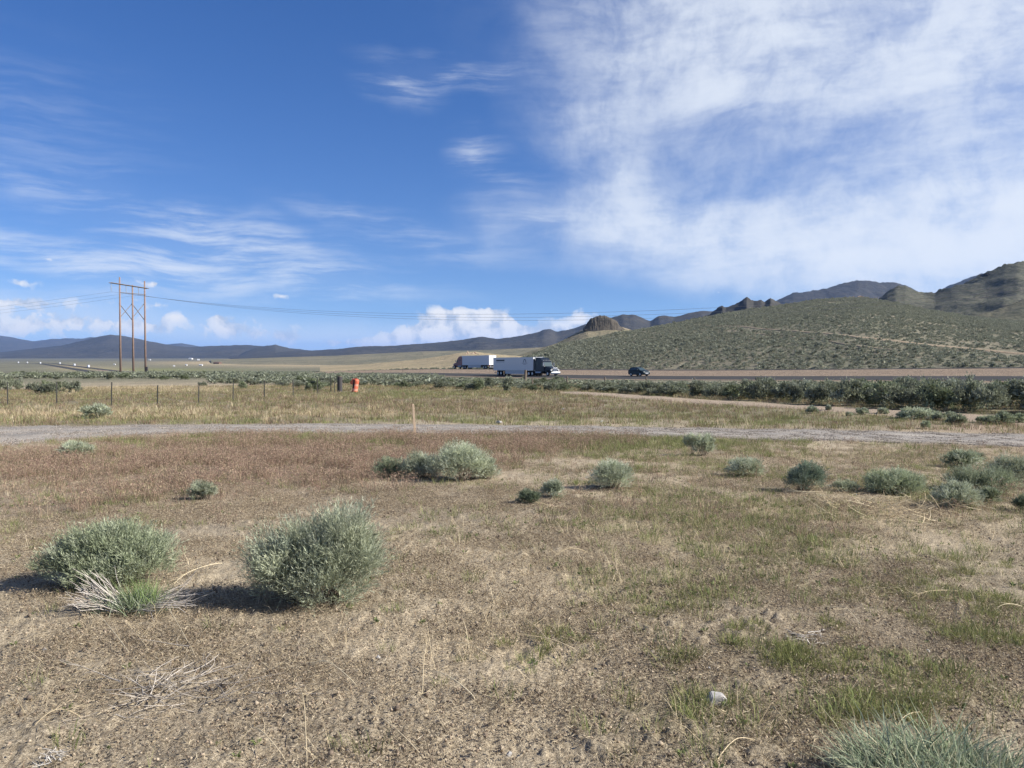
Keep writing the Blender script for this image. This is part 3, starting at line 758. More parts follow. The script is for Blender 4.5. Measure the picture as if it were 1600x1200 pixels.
def bush_geo(lobes, sprigs, leaf, per=9, cols=SAGE, spr=.12, upw=.7, width=.16, shell=.6, branch=40, fuzz=.25, heads=34, hsize=.27):
    """lobes (cx,cy,cz,rx,ry,rz): leafy sprigs through the outer part of each lobe, twigs from the foot"""
    fg, bg = Geo(), Geo()
    lob = np.array(lobes, float)
    wts = (lob[:, 3] * lob[:, 4] * lob[:, 5]) ** .6; wts /= wts.sum()
    # foliage stands in many small heads over the lobes, with darker gaps between them
    K = max(26, int(sprigs / heads))
    kh = rng.choice(len(lob), K, p=wts)
    hd = unit(rng.normal(size=(K, 3))); hd[:, 2] = np.where(hd[:, 2] < -.75, -hd[:, 2], hd[:, 2])
    rr = (.62 + .34 * rng.random(K) ** .7) * (.82 + .34 * rng.random(K))
    HC = lob[kh, :3] + hd * lob[kh, 3:] * rr[:, None]
    HC[:, 2] = np.maximum(HC[:, 2], .03 * lob[:, 5].max())
    hs = hsize * lob[kh, 3:].mean(1) * rng.uniform(.7, 1.35, K)
    hcol = pal(cols, K, .16)
    hi = rng.integers(0, K, sprigs); k = kh[hi]
    od = unit(rng.normal(size=(sprigs, 3)) + hd[hi] * .8 + np.array([0, 0, .5]))
    P = HC[hi] + od * (hs[hi] * (1 - shell * rng.random(sprigs)))[:, None] * [1, 1, .9]
    inner = rng.random(sprigs) < .2
    q = unit(rng.normal(size=(sprigs, 3))); q[:, 2] = np.abs(q[:, 2]) * .9 - .2
    P = np.where(inner[:, None], lob[k, :3] + q * lob[k, 3:] * .6 * rng.random((sprigs, 1)) ** .4, P)
    P[:, 2] = np.maximum(P[:, 2], .01 + .03 * rng.random(sprigs))
    d = od
    sd = unit(od * [.6, .6, .45] + hd[hi] * .25 + np.array([0, 0, upw]) + rng.normal(0, fuzz, (sprigs, 3)))
    sl = spr * (.55 + .9 * rng.random(sprigs))
    sc = np.clip(hcol[hi] * (1 + rng.normal(0, .14, (sprigs, 1))), .02, .9)
    s = np.tile(np.linspace(.0, 1, per), (sprigs, 1)) + rng.normal(0, .06, (sprigs, per))
    B = P[:, None] + sd[:, None] * (sl[:, None] * s)[..., None]
    LD = unit(sd[:, None] * 1.0 + rng.normal(0, .36, (sprigs, per, 3)))
    L = leaf * (.6 + .8 * rng.random((sprigs, per))) * (1 + .7 * inner[:, None])
    cc = np.repeat(sc[:, None], per, 1) * (1 + rng.normal(0, .1, (sprigs, per, 1)))
    leaves(fg, B.reshape(-1, 3), LD.reshape(-1, 3), L.ravel(), (L * (width + .06 * inner[:, None])).ravel() + .0012, np.clip(cc.reshape(-1, 3), .01, .9))
    for q in rng.choice(sprigs, min(branch, sprigs), replace=False):
        a = np.array([lob[k[q], 0] * .55 + rng.normal(0, .02), lob[k[q], 1] * .55 + rng.normal(0, .02), -.03])
        e = P[q]; m = a * .5 + e * .5 + np.array([0, 0, -.12 * np.linalg.norm(e - a)]) + rng.normal(0, .02, 3) * np.linalg.norm(e - a)
        th = .012 * max(lob[:, 5].max(), .25)
        sticks(bg, [a, m * .6 + a * .4, m * .6 + e * .4, e], [th * 1.3, th, th * .6, th * .25], pal([(.17, .135, .10), (.22, .19, .15)], 1)[0])
    return fg, bg

def copy_tree(o, parent=None):
    c = o.copy(); COL.objects.link(c); c.parent = parent
    for ch in o.children: copy_tree(ch, c)
    return c

# ---- shrubs of the near ground, each with its own shape
def shrub(name, px, py, wpx, hpx, label, lobes=None, cols=SAGE, dens=1.0, cat='shrub', group=None, **kw):
    """lobes in units of the shrub's own half width (x,y) and height (z)"""
    g = ground_at(px, py)
    D = math.hypot(g[1] * cp - (g[2] - EYE) * sp_, 0)
    w = wpx / F * D / 2; h = hpx * .88 / F * D
    g[1] += w * .35; g[2] = float(terrain(g[0], g[1]))
    lobes = lobes or [(0, 0, .45, .85, .8, .55), (-.35, .1, .35, .6, .6, .45), (.4, -.05, .38, .58, .6, .45)]
    lb = [(a * w, b * w, c * h, d * w, e * w, f * h) for a, b, c, d, e, f in lobes]
    area = hpx * wpx
    n = int(np.clip(90 + area * .6 * dens, 220, 7000))
    leaf = max(.040, .0030 * D) * kw.pop('leaf', 1.0)
    fg, bg = bush_geo(lb, n, leaf, cols=cols, spr=kw.pop('spr', .17) * h + .02, width=kw.pop('width', .05 + .0045 * D), heads=kw.pop('heads', 30 if area > 9000 else 16), hsize=kw.pop('hsize', .27 if area > 9000 else .33), branch=int(np.clip(n / 25, 10, 90)), **kw)
    allV = np.concatenate(fg.V); zt = np.percentile(allV[:, 2], 99.2); xl, xh = np.percentile(allV[:, 0], [.8, 99.2])
    for gg in (fg, bg):
        for v in gg.V:
            v[:, 2] *= h / zt; v[:, 0] = (v[:, 0] - (xl + xh) / 2) * (2 * w / (xh - xl)); v[:, 1] *= 2 * w / (xh - xl)
    t = tag(empty(name, tuple(g)), label, cat, group)
    mk_obj('foliage', fg.mesh('foliage', M_LEAF), t)
    mk_obj('branches', bg.mesh('branches', M_TWIG), t)
    return t, w, h

shrub('sagebrush', 484, 946, 206, 166, 'largest round grey-green sagebrush in the foreground, casting a dark shadow', dens=1.0,
      lobes=[(.42, 0, .60, .52, .62, .42), (.1, -.05, .42, .62, .7, .42), (-.42, 0, .48, .54, .62, .34), (-.62, -.05, .28, .38, .5, .28), (.66, -.05, .42, .34, .45, .36), (.1, -.3, .24, .6, .45, .24)])
shrub('rabbitbrush', 150, 920, 190, 106, 'wide low grey-green shrub at the far left of the foreground', cols=RABBIT, dens=1.1, upw=1.0,
      lobes=[(.15, .1, .55, .62, .6, .46), (-.25, .1, .55, .55, .6, .42), (.62, 0, .42, .38, .5, .42), (-.62, 0, .32, .36, .45, .34), (.0, -.25, .26, .6, .4, .28)])

def white_twig_shrub():
    g = ground_at(196, 957); D = g[1]; s = D / F * 1.12
    t = tag(empty('rabbitbrush', tuple(g)), 'half-dead low shrub with fans of bare white twigs beside green tufts', 'shrub')
    fg, bg = Geo(), Geo()
    n = 620
    B = np.stack([rng.normal(8, 20, n) * s, rng.normal(6, 10, n) * s, np.zeros(n)], 1)
    D3 = np.stack([rng.normal(0, .5, n) + B[:, 0] / (40 * s) * .6, rng.normal(-.25, .4, n), .65 + .4 * rng.random(n)], 1)
    blades(fg, B, D3, (26 + 22 * rng.random(n)) * s, .0042, .25 * rng.random(n), pal([(.36, .42, .27), (.30, .36, .21), (.43, .47, .34)], n))
    n = 260
    B = np.stack([rng.normal(20, 14, n) * s, rng.normal(10, 8, n) * s, 10 * s + np.zeros(n)], 1)
    D3 = np.stack([rng.normal(0, .4, n), rng.normal(0, .3, n), .8 + .3 * rng.random(n)], 1)
    blades(fg, B, D3, (26 + 18 * rng.random(n)) * s, .004, .15 * rng.random(n), pal([(.20, .27, .10), (.24, .31, .13)], n))
    mk_obj('foliage', fg.mesh('foliage', M_LEAF), t)
    for side, k, (a0, a1), ln in ((-1, 75, (.1, .9), 78), (1, 30, (.05, .35), 105)):
        for _ in range(k):
            a = rng.uniform(a0, a1); yw = rng.normal(-.1, .3); L = ln * s * rng.uniform(.5, 1.05)
            d = unit(np.array([side * math.cos(a), yw, math.sin(a) + .05]))
            p0 = np.array([side * 6 * s + rng.normal(0, 8 * s), rng.normal(4 * s, 6 * s), 2 * s])
            pts = [p0, p0 + d * L * .4 + [0, 0, .04 * L], p0 + d * L * .75 + rng.normal(0, .03 * L, 3), p0 + d * L + rng.normal(0, .06 * L, 3) + [0, 0, .03 * L]]
            pts = [np.maximum(p, [-9, -9, .005]) for p in pts]
            sticks(bg, pts, [.0042, .0036, .0028, .0014], pal([(.44, .395, .345), (.37, .33, .28), (.52, .475, .415)], 1)[0])
            if rng.random() < .6:
                q = pts[2]; e = q + unit(d + rng.normal(0, .4, 3)) * L * .3; e[2] = max(e[2], .01)
                sticks(bg, [q, e], [.0022, .001], pal([(.52, .46, .40)], 1)[0])
    tag(mk_obj('dead_branches', bg.mesh('dead_branches', M_TWIG), t), 'bare bleached twigs')
white_twig_shrub()

ROUND = [(0, 0, .52, .9, .85, .5), (-.3, 0, .45, .6, .6, .45), (.35, 0, .45, .58, .6, .45)]
S = lambda *a, **k: shrub(*a, **k)
S('sagebrush', 608, 746, 52, 34, 'leftmost small mound of the bush clump below the wooden stake', cols=RABBIT)
S('sagebrush', 655, 748, 60, 46, 'second bush from left in the clump below the wooden stake', cols=SAGE)
S('sagebrush', 716, 752, 94, 64, 'tallest bush of the clump below the wooden stake', lobes=[(-.05, .1, .62, .5, .6, .42), (.15, 0, .42, .75, .7, .42), (-.5, 0, .36, .45, .5, .36), (.55, 0, .4, .42, .5, .4)])
S('sagebrush', 758, 748, 44, 40, 'small pale bush at the right end of the clump below the stake')
S('sagebrush', 957, 765, 64, 50, 'single round pale sagebrush right of centre with a shadow to its left', lobes=ROUND)
S('sagebrush', 826, 788, 36, 26, 'small dark bush beside a paler one, right of the large foreground sagebrush', cols=DARKSAGE)
S('sagebrush', 863, 778, 36, 32, 'small pale bush just right of a small dark one', cols=SAGE, dens=.7)
S('sagebrush', 1166, 745, 56, 34, 'low neat dome-shaped bush right of the two-stemmed upright one', lobes=ROUND)
S('sagebrush', 1094, 713, 46, 40, 'upright bush with a separate side stem beside the gravel road', lobes=[(.25, 0, .5, .62, .6, .5), (-.72, 0, .62, .24, .3, .34), (.7, 0, .42, .3, .3, .4)], cols=SAGE, upw=1.3)
S('sagebrush', 1262, 769, 56, 52, 'bushy blue-green sagebrush left of the low flat dark one', lobes=[(.15, 0, .55, .75, .7, .46), (-.4, 0, .4, .55, .6, .4)], cols=[(.17, .22, .15), (.21, .25, .18), (.25, .29, .22)])
S('sagebrush', 1322, 769, 44, 22, 'thin faint low bush between two larger ones on the right', dens=.5)
S('sagebrush', 1405, 773, 90, 44, 'low flat-topped dark green bush in front of the gravel road', cols=RABBIT, dens=1.1, lobes=[(0, 0, .5, .85, .7, .5), (-.5, 0, .4, .45, .5, .45), (.5, 0, .45, .5, .5, .45)])
S('sagebrush', 1512, 731, 62, 30, 'farthest bush of the cluster at the right edge', cols=DARKSAGE + SAGE, lobes=ROUND)
S('sagebrush', 1590, 752, 70, 44, 'pale bush cut by the right edge of the picture behind the cluster')
S('sagebrush', 1545, 770, 100, 46, 'widest green bush in the middle of the right-edge cluster', cols=RABBIT)
S('sagebrush', 1500, 794, 68, 44, 'nearest pale bush at the left of the right-edge cluster', lobes=ROUND)
S('sagebrush', 1548, 788, 34, 30, 'small round bush at the foot of the right-edge cluster', lobes=ROUND, cols=RABBIT)
S('sagebrush', 1602, 800, 26, 30, 'sliver of dark bush at the right edge below the cluster', cols=DARKSAGE)
S('sagebrush', 314, 782, 42, 34, 'lone small pale bush at the edge of the red grass', dens=.8, upw=1.1)
S('sagebrush', 115, 713, 50, 26, 'small round bush at the left just in front of the gravel road', lobes=ROUND)
S('sagebrush', 146, 654, 42, 25, 'round bush beyond the gravel road at the left, near the fence', lobes=ROUND, cols=SAGE)
for (px, py, w, h, lb) in [(1270, 646, 15, 13, 'leftmost tiny bush beside the dirt track'), (1295, 642, 9, 11, 'second tiny bush beside the dirt track'), (1328, 650, 10, 7, 'very small bush in a row of tufts by the dirt track'),
        (1349, 648, 19, 12, 'third bush of the row beside the dirt track'), (1381, 648, 16, 12, 'fourth bush of the row beside the dirt track'), (1440, 655, 58, 19, 'long low spreading bush on the bare ground by the dirt track'),
        (1470, 657, 20, 14, 'small bush touching the right end of the long low one'), (1486, 654, 16, 12, 'bush peeping over two others by the dirt track'), (1499, 663, 28, 18, 'roundest bush on the bare pink soil by the track'),
        (1448, 670, 14, 14, 'small lone bush on the verge of the gravel road'), (1536, 660, 16, 11, 'first small bush left of the last pair by the track'), (1551, 663, 22, 15, 'pale bush of the last pair at the right edge by the track'),
        (1573, 663, 26, 22, 'darker taller bush of the last pair at the right edge by the track'), (1594, 662, 20, 17, 'bush by the track cut by the right edge')]:
    S('sagebrush', px, py, w, h, lb, cols=SAGE if py < 662 else RABBIT, dens=1.6)

# ---- coarse grass clump in the lower right corner
def bunchgrass():
    g = ground_at(1490, 1268); t = tag(empty('bunchgrass', tuple(g)), 'blue-green clump of coarse leaves in the lower right corner', 'grass clump')
    geo = Geo(); n = 3400
    a = rng.random(n) * 2 * math.pi; q = np.sqrt(rng.random(n))
    B = np.stack([np.cos(a) * q * .36, np.sin(a) * q * .30 + .08, -.01 + np.zeros(n)], 1)
    D3 = np.stack([np.cos(a) * q * .8 + rng.normal(0, .6, n), np.sin(a) * q * .7 + rng.normal(0, .6, n), .55 + .5 * rng.random(n)], 1)
    B[:, 2] += .12 * rng.random(n) ** 2; blades(geo, B, D3, .09 + .16 * rng.random(n), .0055, .5 * rng.random(n), pal([(.31, .365, .235), (.36, .41, .27), (.42, .46, .32), (.24, .29, .175), (.55, .52, .35)], n))
    mk_obj('leaves', geo.mesh('leaves', M_LEAF), t)
bunchgrass()

# ---- dead brush and single dry stalks lying about
STRAWC = [(.56, .46, .30), (.48, .39, .25), (.62, .53, .36), (.42, .34, .22)]
def dead_brush(px, py, wpx, n, label, cols, hfrac=.35, spread=.27):
    g = ground_at(px, py); s = g[1] / F
    t = tag(empty('dead_brush', tuple(g)), label, 'dead brush'); geo = Geo(); W = wpx * s / 2
    for _ in range(n):
        a = rng.uniform(0, 2 * math.pi); p0 = np.array([rng.normal(0, spread * W), rng.normal(0, spread * 1.1 * W), .01])
        L = W * rng.uniform(.4, 1.0) * (.27 / spread) ** .6; d = np.array([math.cos(a), math.sin(a) * .7, rng.uniform(0, hfrac)])
        c = rng.normal(0, .25, 3) * [1, 1, .3]
        pts = [p0 + (d * k + c * k * k) * L for k in np.linspace(0, 1, 5)]
        pts = [np.array([p[0], p[1], max(p[2], .006 + .02 * rng.random())]) for p in pts]
        col = pal(cols, 1)[0]
        sticks(geo, pts, np.array([.0038, .0032, .0026, .002, .0012]), col)
        for _k in range(rng.integers(1, 4)):
            q = pts[rng.integers(1, 4)]; e = q + unit(d + rng.normal(0, .7, 3) * [1, 1, .4]) * L * rng.uniform(.15, .4); e[2] = max(e[2], .006)
            sticks(geo, [q, (q + e) / 2 + rng.normal(0, .008, 3), e], [.002, .0016, .0009], col)
    mk_obj('twigs', geo.mesh('twigs', M_TWIG), t)['kind'] = 'stuff'
dead_brush(262, 1082, 260, 60, 'tangle of dead grey branches lying on bare ground at the lower left', [(.34, .30, .25), (.42, .375, .32), (.28, .245, .205)], spread=.4)
dead_brush(1255, 1000, 70, 16, 'small heap of pale dead twigs above the grey rock', [(.48, .43, .36), (.55, .5, .43)])
dead_brush(1400, 803, 250, 150, 'sprawling tangle of pale dry stalks in front of the right-edge cluster', STRAWC, .4, spread=.55)
dead_brush(1310, 880, 90, 16, 'loose tangle of pale stalks right of the centre foreground', STRAWC, .4)
dead_brush(80, 1190, 70, 16, 'bits of bleached twig at the bottom left edge', [(.5, .46, .40)])
dead_brush(870, 795, 60, 16, 'dry tangle at the foot of the small pale bush', STRAWC, .4)

def dry_stalk(pts_px, label=None, lift=(0, .5, 1), rad=.0026):
    """a long bent stalk seen through these picture points, rooted on the ground; lift = height share"""
    base = [ground_at(*p) for p in pts_px]
    s = base[0][1] / F
    k = len(base)
    P = np.array(base)
    o = P[0].copy()
    q = np.linspace(0, 1, 12)
    Pi = np.stack([np.interp(q, np.linspace(0, 1, k), P[:, i]) for i in range(3)], 1)
    Pi = (np.vstack([Pi[:1], Pi[:-1]]) + Pi + np.vstack([Pi[1:], Pi[-1:]])) / 3
    hump = np.sin(q * math.pi) * rng.uniform(.02, .07) + .008
    Pi[:, 2] += hump
    geo = Geo(); col = pal(STRAWC, 1, .08)[0]
    rad *= 1.1; sticks(geo, Pi - o, np.linspace(rad, rad * .4, 12), col, 4)
    for _ in range(rng.integers(3, 8)):
        i = rng.integers(4, 11); d = unit(Pi[i] - Pi[i - 1]); L = rng.uniform(.05, .16)
        e = Pi[i] + unit(d + rng.normal(0, .55, 3) * [1, 1, .5]) * L
        e[2] = max(e[2], float(terrain(e[0], e[1])) + .006)
        sticks(geo, [Pi[i] - o, (Pi[i] + e) / 2 - o + rng.normal(0, .006, 3), e - o], [rad * .5, rad * .4, rad * .2], col)
    ob = mk_obj('dry_stalk', geo.mesh('dry_stalk', M_TWIG), None, tuple(o))
    tag(ob, label or 'thin pale dry stalk lying bent on the bare ground', 'dry stalk', 'dry stalks lying on the bare ground')
for pp, lb in [([(205, 1025), (150, 970), (112, 945)], 'long pale stalk leaning left below the white-twigged shrub'), ([(235, 1020), (190, 985), (130, 970)], 'second pale stalk below the white-twigged shrub, crossing the long one'),
        ([(310, 1035), (260, 960), (228, 942)], 'pale stalk rising from the dead branches towards the white-twigged shrub'), ([(325, 1050), (270, 985), (245, 965)], 'thin stalk running beside another from the dead branches to the white-twigged shrub'),
        ([(450, 1195), (400, 1160), (370, 1168)], 'bent stalk at the bottom edge below the dead branch tangle'), ([(480, 1200), (475, 1110), (455, 1065)], 'upright-looking stalk at the bottom right of the dead branch tangle'),
        ([(700, 1150), (660, 1100), (600, 1075)], 'long curved stalk at bottom centre pointing to the large sagebrush'), ([(665, 1190), (620, 1150), (570, 1105)], 'stalk at bottom centre parallel to a longer curved one'),
        ([(745, 1095), (700, 1075), (665, 1050)], 'stalk lying at bottom centre, above the long curved one'), ([(780, 1035), (730, 1015), (690, 1008)], 'short nearly level stalk below the centre of the picture'),
        ([(880, 1030), (830, 985), (790, 960)], 'slanting stalk below centre, right of a nearly level one'), ([(905, 1020), (850, 1012), (810, 1000)], 'flat-lying stalk crossing the foot of a slanting one below centre'),
        ([(660, 1090), (662, 1045), (668, 1000)], 'thin stalk pointing straight away from the camera below centre'), ([(1240, 1150), (1210, 1125), (1183, 1100)], 'stalk lying to the right of the grey rock'),
        ([(1120, 1190), (1150, 1170), (1180, 1160)], 'stalk lying below the grey rock near the bottom edge'), ([(1440, 1115), (1415, 1130), (1398, 1142)], 'short stalk at the edge of the blue-green clump in the corner'),
        ([(1500, 925), (1450, 932), (1420, 938)], 'level pale stalk on bare soil below the right-edge bushes'), ([(1600, 950), (1570, 955), (1550, 958)], 'pale stalk on bare soil cut by the right edge'),
        ([(1300, 885), (1270, 860), (1245, 845)], 'stalk slanting through green weeds right of centre'), ([(1110, 875), (1085, 835), (1070, 815)], 'stalk standing out of the green patch below the dome-shaped bush'),
        ([(965, 900), (960, 865), (955, 850)], 'thin stalk below the single round sagebrush'), ([(920, 865), (890, 868), (860, 875)], 'level stalk below the small dark and pale bush pair'),
        ([(1000, 800), (960, 795), (940, 790)], 'short stalk just below the single round sagebrush'), ([(1020, 940), (990, 920), (970, 915)], 'stalk in the thin grass at right centre of the foreground'),
        ([(50, 1140), (90, 1130), (130, 1125)], 'stalk at the lower left below the dead branch tangle'), ([(855, 1160), (800, 1130), (770, 1105)], 'stalk at the bottom, midway between the centre and the grey rock'),
        ([(560, 1075), (510, 1050), (480, 1045)], 'stalk between the dead branch tangle and the bottom centre'), ([(1350, 985), (1320, 960), (1290, 955)], 'stalk lying right of the small heap of dead twigs'),
        ([(350, 880), (300, 905), (270, 915)], 'stalk across the shadow of the large sagebrush'), ([(70, 1040), (40, 1030), (10, 1010)], 'stalk at the left edge, left of the dead branch tangle')]:
    dry_stalk(pp, lb)

# ---- the grey rock and a few pale stones
M_ROCK = paint('grey rock', (.38, .36, .33), .9, var=.35, scale=18, bump=.5)
M_BROCK = hill_mat('brown outcrop rock', (.105, .092, .075), (.075, .067, .056), (.145, .125, .10), .05, .35)
def rock(name, loc, size, label, cat, mat, seed=0, sub=3, group=None, rough=.25):
    bm = bmesh.new(); bmesh.ops.create_icosphere(bm, subdivisions=sub, radius=1.0)
    r2 = np.random.default_rng(seed)
    planes = [(unit(r2.normal(size=3)), r2.uniform(.3, .7)) for _ in range(10)]
    for v in bm.verts:
        p = np.array(v.co)
        for nrm, dd in planes:
            k = p @ nrm - dd
            if k > 0: p = p - nrm * k * .92
        p *= 1 + rough * .12 * (r2.random() - .5)
        v.co = Vector(p * size)
    me = bpy.data.meshes.new(name); bm.to_mesh(me); bm.free(); me.materials.append(mat)
    o = mk_obj(name, me, None, tuple(loc)); o.rotation_euler = (0, 0, r2.uniform(0, 6))
    return tag(o, label, cat, group)
def block_rock(g, label):
    bm = bmesh.new()
    for p in [(-.055, -.03, 0), (.05, -.035, 0), (.06, .03, 0), (-.05, .04, 0), (-.04, -.026, .062), (.012, -.03, .075), (.04, -.01, .055), (.035, .03, .06), (-.03, .035, .07), (.055, -.03, .022), (-.058, 0, .02)]:
        bm.verts.new(p)
    bmesh.ops.convex_hull(bm, input=list(bm.verts)); bmesh.ops.bevel(bm, geom=list(bm.edges), offset=.004, segments=2, affect='EDGES')
    me = bpy.data.meshes.new('rock'); bm.to_mesh(me); bm.free(); me.materials.append(M_ROCK)
    o = mk_obj('rock', me, None, tuple(g - [0, 0, .008])); o.scale = (1.0, 1.0, .72); o.rotation_euler = (.1, .08, .15); tag(o, label, 'rock')
block_rock(ground_at(1120, 1096), 'pale grey angular rock lying on the soil at the lower right')
for px, py, sz, lb in [(1505, 981, .016, 'small white stone on dark soil near the right edge'), (1450, 1018, .02, 'pale flat stone between green tufts at the lower right'), (1108, 1045, .014, 'tiny white stone above the grey rock'),
        (1298, 1182, .014, 'tiny pale stone left of the blue-green corner clump'), (795, 1180, .018, 'pale stone at the bottom edge near the centre'), (70, 1015, .02, 'small stone at the lower left edge'),
        (590, 1030, .03, 'pale crumbly stone below the large sagebrush'), (1275, 838, .03, 'white stone in the weeds right of centre'), (880, 640, .1, 'pale boulder in the grass beyond the gravel road, farthest of three'),
        (780, 662, .16, 'largest pale boulder on the far verge of the gravel road'), (940, 660, .12, 'pale boulder on the far verge right of the largest one'), (1310, 930, .02, 'small stone on bare soil right of the foreground centre')]:
    g = ground_at(px, py); rock('stone', g + [0, 0, sz * .3], np.array([sz, sz * .8, sz * .6]), lb, 'stone', M_ROCK, int(px), 2, 'pale stones')

# ================================================================== ground cover that nobody could count
def gn_tree():
    t = bpy.data.node_groups.new('scatter', 'GeometryNodeTree')
    t.interface.new_socket('Geometry', in_out='INPUT', socket_type='NodeSocketGeometry')
    t.interface.new_socket('Geometry', in_out='OUTPUT', socket_type='NodeSocketGeometry')
    N = t.nodes.new; Lk = t.links.new
    gi, go = N('NodeGroupInput'), N('NodeGroupOutput')
    def named(nm, ty):
        n = N('GeometryNodeInputNamedAttribute'); n.data_type = ty; n.inputs[0].default_value = nm; return n.outputs[0]
    cmp_ = N('FunctionNodeCompare'); cmp_.data_type = 'INT'; cmp_.operation = 'GREATER_EQUAL'
    ints = [s for s in cmp_.inputs if s.type == 'INT']
    Lk(named('pid', 'INT'), ints[0]); ints[1].default_value = 0
    sep = N('GeometryNodeSeparateGeometry'); sep.domain = 'POINT'
    Lk(gi.outputs[0], sep.inputs['Geometry']); Lk(cmp_.outputs[0], sep.inputs['Selection'])
    spl = N('GeometryNodeSplitToInstances'); spl.domain = 'POINT'
    Lk(sep.outputs['Selection'], spl.inputs['Geometry']); Lk(named('pid', 'INT'), spl.inputs['Group ID'])
    iop = N('GeometryNodeInstanceOnPoints')
    iop.inputs['Pick Instance'].default_value = True
    Lk(sep.outputs['Inverted'], iop.inputs['Points']); Lk(spl.outputs['Instances'], iop.inputs['Instance'])
    Lk(named('pk', 'INT'), iop.inputs['Instance Index'])
    e2r = N('FunctionNodeEulerToRotation'); Lk(named('rot', 'FLOAT_VECTOR'), e2r.inputs[0]); Lk(e2r.outputs[0], iop.inputs['Rotation'])
    Lk(named('scl', 'FLOAT_VECTOR'), iop.inputs['Scale'])
    Lk(iop.outputs['Instances'], go.inputs[0])
    return t
GN = gn_tree()
def scatter(name, label, cat, protos, pts, scl, mat, tilt=.0, rotz=None):
    """every point carries one of the prototypes, turned and scaled"""
    pts = np.asarray(pts, float); n = len(pts)
    V, Q, T, C, pid, off = [], [], [], [], [], 0
    for i, gq in enumerate(protos):
        v, q, tr, c = gq.arrays()
        V.append(v); C.append(c); pid.append(np.full(len(v), i))
        if q is not None: Q.append(q + off)
        if tr is not None: T.append(tr + off)
        off += len(v)
    V.append(pts); C.append(np.ones((n, 3)) * .2); pid.append(np.full(n, -1))
    me = mk_mesh(name, np.concatenate(V), np.concatenate(Q) if Q else None, np.concatenate(T) if T else None, mat, np.concatenate(C))
    tot = off + n
    def attr(nm, ty, data, key):
        a = me.attributes.new(nm, ty, 'POINT'); a.data.foreach_set(key, np.ascontiguousarray(data).ravel())
    attr('pid', 'INT', np.concatenate(pid).astype(np.int32), 'value')
    attr('pk', 'INT', np.concatenate([np.zeros(off), rng.integers(0, len(protos), n)]).astype(np.int32), 'value')
    rot = np.zeros((tot, 3), np.float32); rot[off:, 2] = rng.random(n) * 2 * math.pi if rotz is None else rotz
    rot[off:, :2] = rng.normal(0, tilt, (n, 2)) if tilt else 0
    attr('rot', 'FLOAT_VECTOR', rot, 'vector')
    sc = np.ones((tot, 3), np.float32); sc[off:] = np.asarray(scl).reshape(n, -1) * np.ones((1, 3))
    attr('scl', 'FLOAT_VECTOR', sc, 'vector')
    o = mk_obj(name, me)
    m = o.modifiers.new('scatter', 'NODES'); m.node_group = GN
    return tag(o, label, cat, kind='stuff')

def wedge(n, r0, r1, amax=R(38)):
    r = np.sqrt(rng.random(n) * (r1 * r1 - r0 * r0) + r0 * r0); a = rng.uniform(-amax, amax, n)
    return r * np.sin(a), r * np.cos(a)
def on_strip(x, y, far, near):
    yf = np.interp(x, far[:, 0], far[:, 1]); yn = np.interp(x, near[:, 0], near[:, 1])
    return (y < yf) & (y > yn)
def on_roads(x, y, verge=0.0):
    a = on_strip(x, y, GR_FAR + [0, -verge], GR_NEAR + [0, verge])
    return a | (on_strip(x, y, TR_FAR, TR_NEAR) & (x > TR_FAR[0, 0]))

def p_litter(n=170, rad=.2, ln=(.008, .042), cols=None, clods=18, w=.0014):
    g_ = Geo(); cols = cols or [(.42, .34, .225), (.50, .42, .28), (.30, .235, .155), (.20, .15, .105), (.40, .34, .25), (.57, .49, .36), (.34, .27, .175), (.25, .20, .13), (.12, .09, .065), (.14, .11, .08)]
    a = rng.random(n) * 6.283; q = np.sqrt(rng.random(n)) * rad
    B = np.stack([np.cos(a) * q, np.sin(a) * q, .003 + .012 * rng.random(n)], 1)
    b = rng.random(n) * 6.283
    D = np.stack([np.cos(b), np.sin(b), rng.normal(.18, .4, n)], 1)
    leaves(g_, B, D, rng.uniform(*ln, n), w * (1 + rng.random(n)), pal(cols, n))
    for _ in range(clods):
        a = rng.random() * 6.283; q = math.sqrt(rng.random()) * rad; s = rng.uniform(.003, .009) * (1.6 if rng.random() < .1 else 1)
        o = np.array([math.cos(a) * q, math.sin(a) * q, s * .3])
        v = np.array([[1, 0, 0], [0, 1, 0], [-1, 0, 0], [0, -1, 0], [0, 0, .9], [0, 0, -.9]]) * s * (0.6 + .7 * rng.random((6, 3)))
        th = rng.random() * 6; c_, s_ = math.cos(th), math.sin(th); v = v @ np.array([[c_, -s_, 0], [s_, c_, 0], [0, 0, 1]])
        g_.add(v + o, None, [[0, 1, 4], [1, 2, 4], [2, 3, 4], [3, 0, 4], [1, 0, 5], [2, 1, 5], [3, 2, 5], [0, 3, 5]], pal([(.38, .30, .215), (.30, .235, .17), (.45, .37, .27), (.21, .165, .125)], 1)[0])
    return g_
def p_tuft(n, ht, rad, w, cols, spread=.5, droop=.4, heads=False, headc=None):
    g_ = Geo(); a = rng.random(n) * 6.283; q = np.sqrt(rng.random(n)) * rad
    B = np.stack([np.cos(a) * q, np.sin(a) * q, np.full(n, -.01)], 1)
    D = np.stack([np.cos(a) * spread * rng.random(n) + rng.normal(0, .18, n), np.sin(a) * spread * rng.random(n) + rng.normal(0, .18, n), np.ones(n)], 1)
    T = blades(g_, B, D, rng.uniform(*ht, n), w * (.7 + .6 * rng.random(n)), droop * rng.random(n), pal(cols, n))
    if heads:
        k = 5
        HB = np.repeat(T, k, 0) + rng.normal(0, .008, (n * k, 3)) * [1, 1, .8]; HD = np.stack([rng.normal(0, .5, n * k), rng.normal(0, .5, n * k), rng.normal(-.5, .4, n * k)], 1)
        leaves(g_, HB, HD, rng.uniform(.018, .038, n * k), w * 1.5, pal(headc, n * k))
    return g_
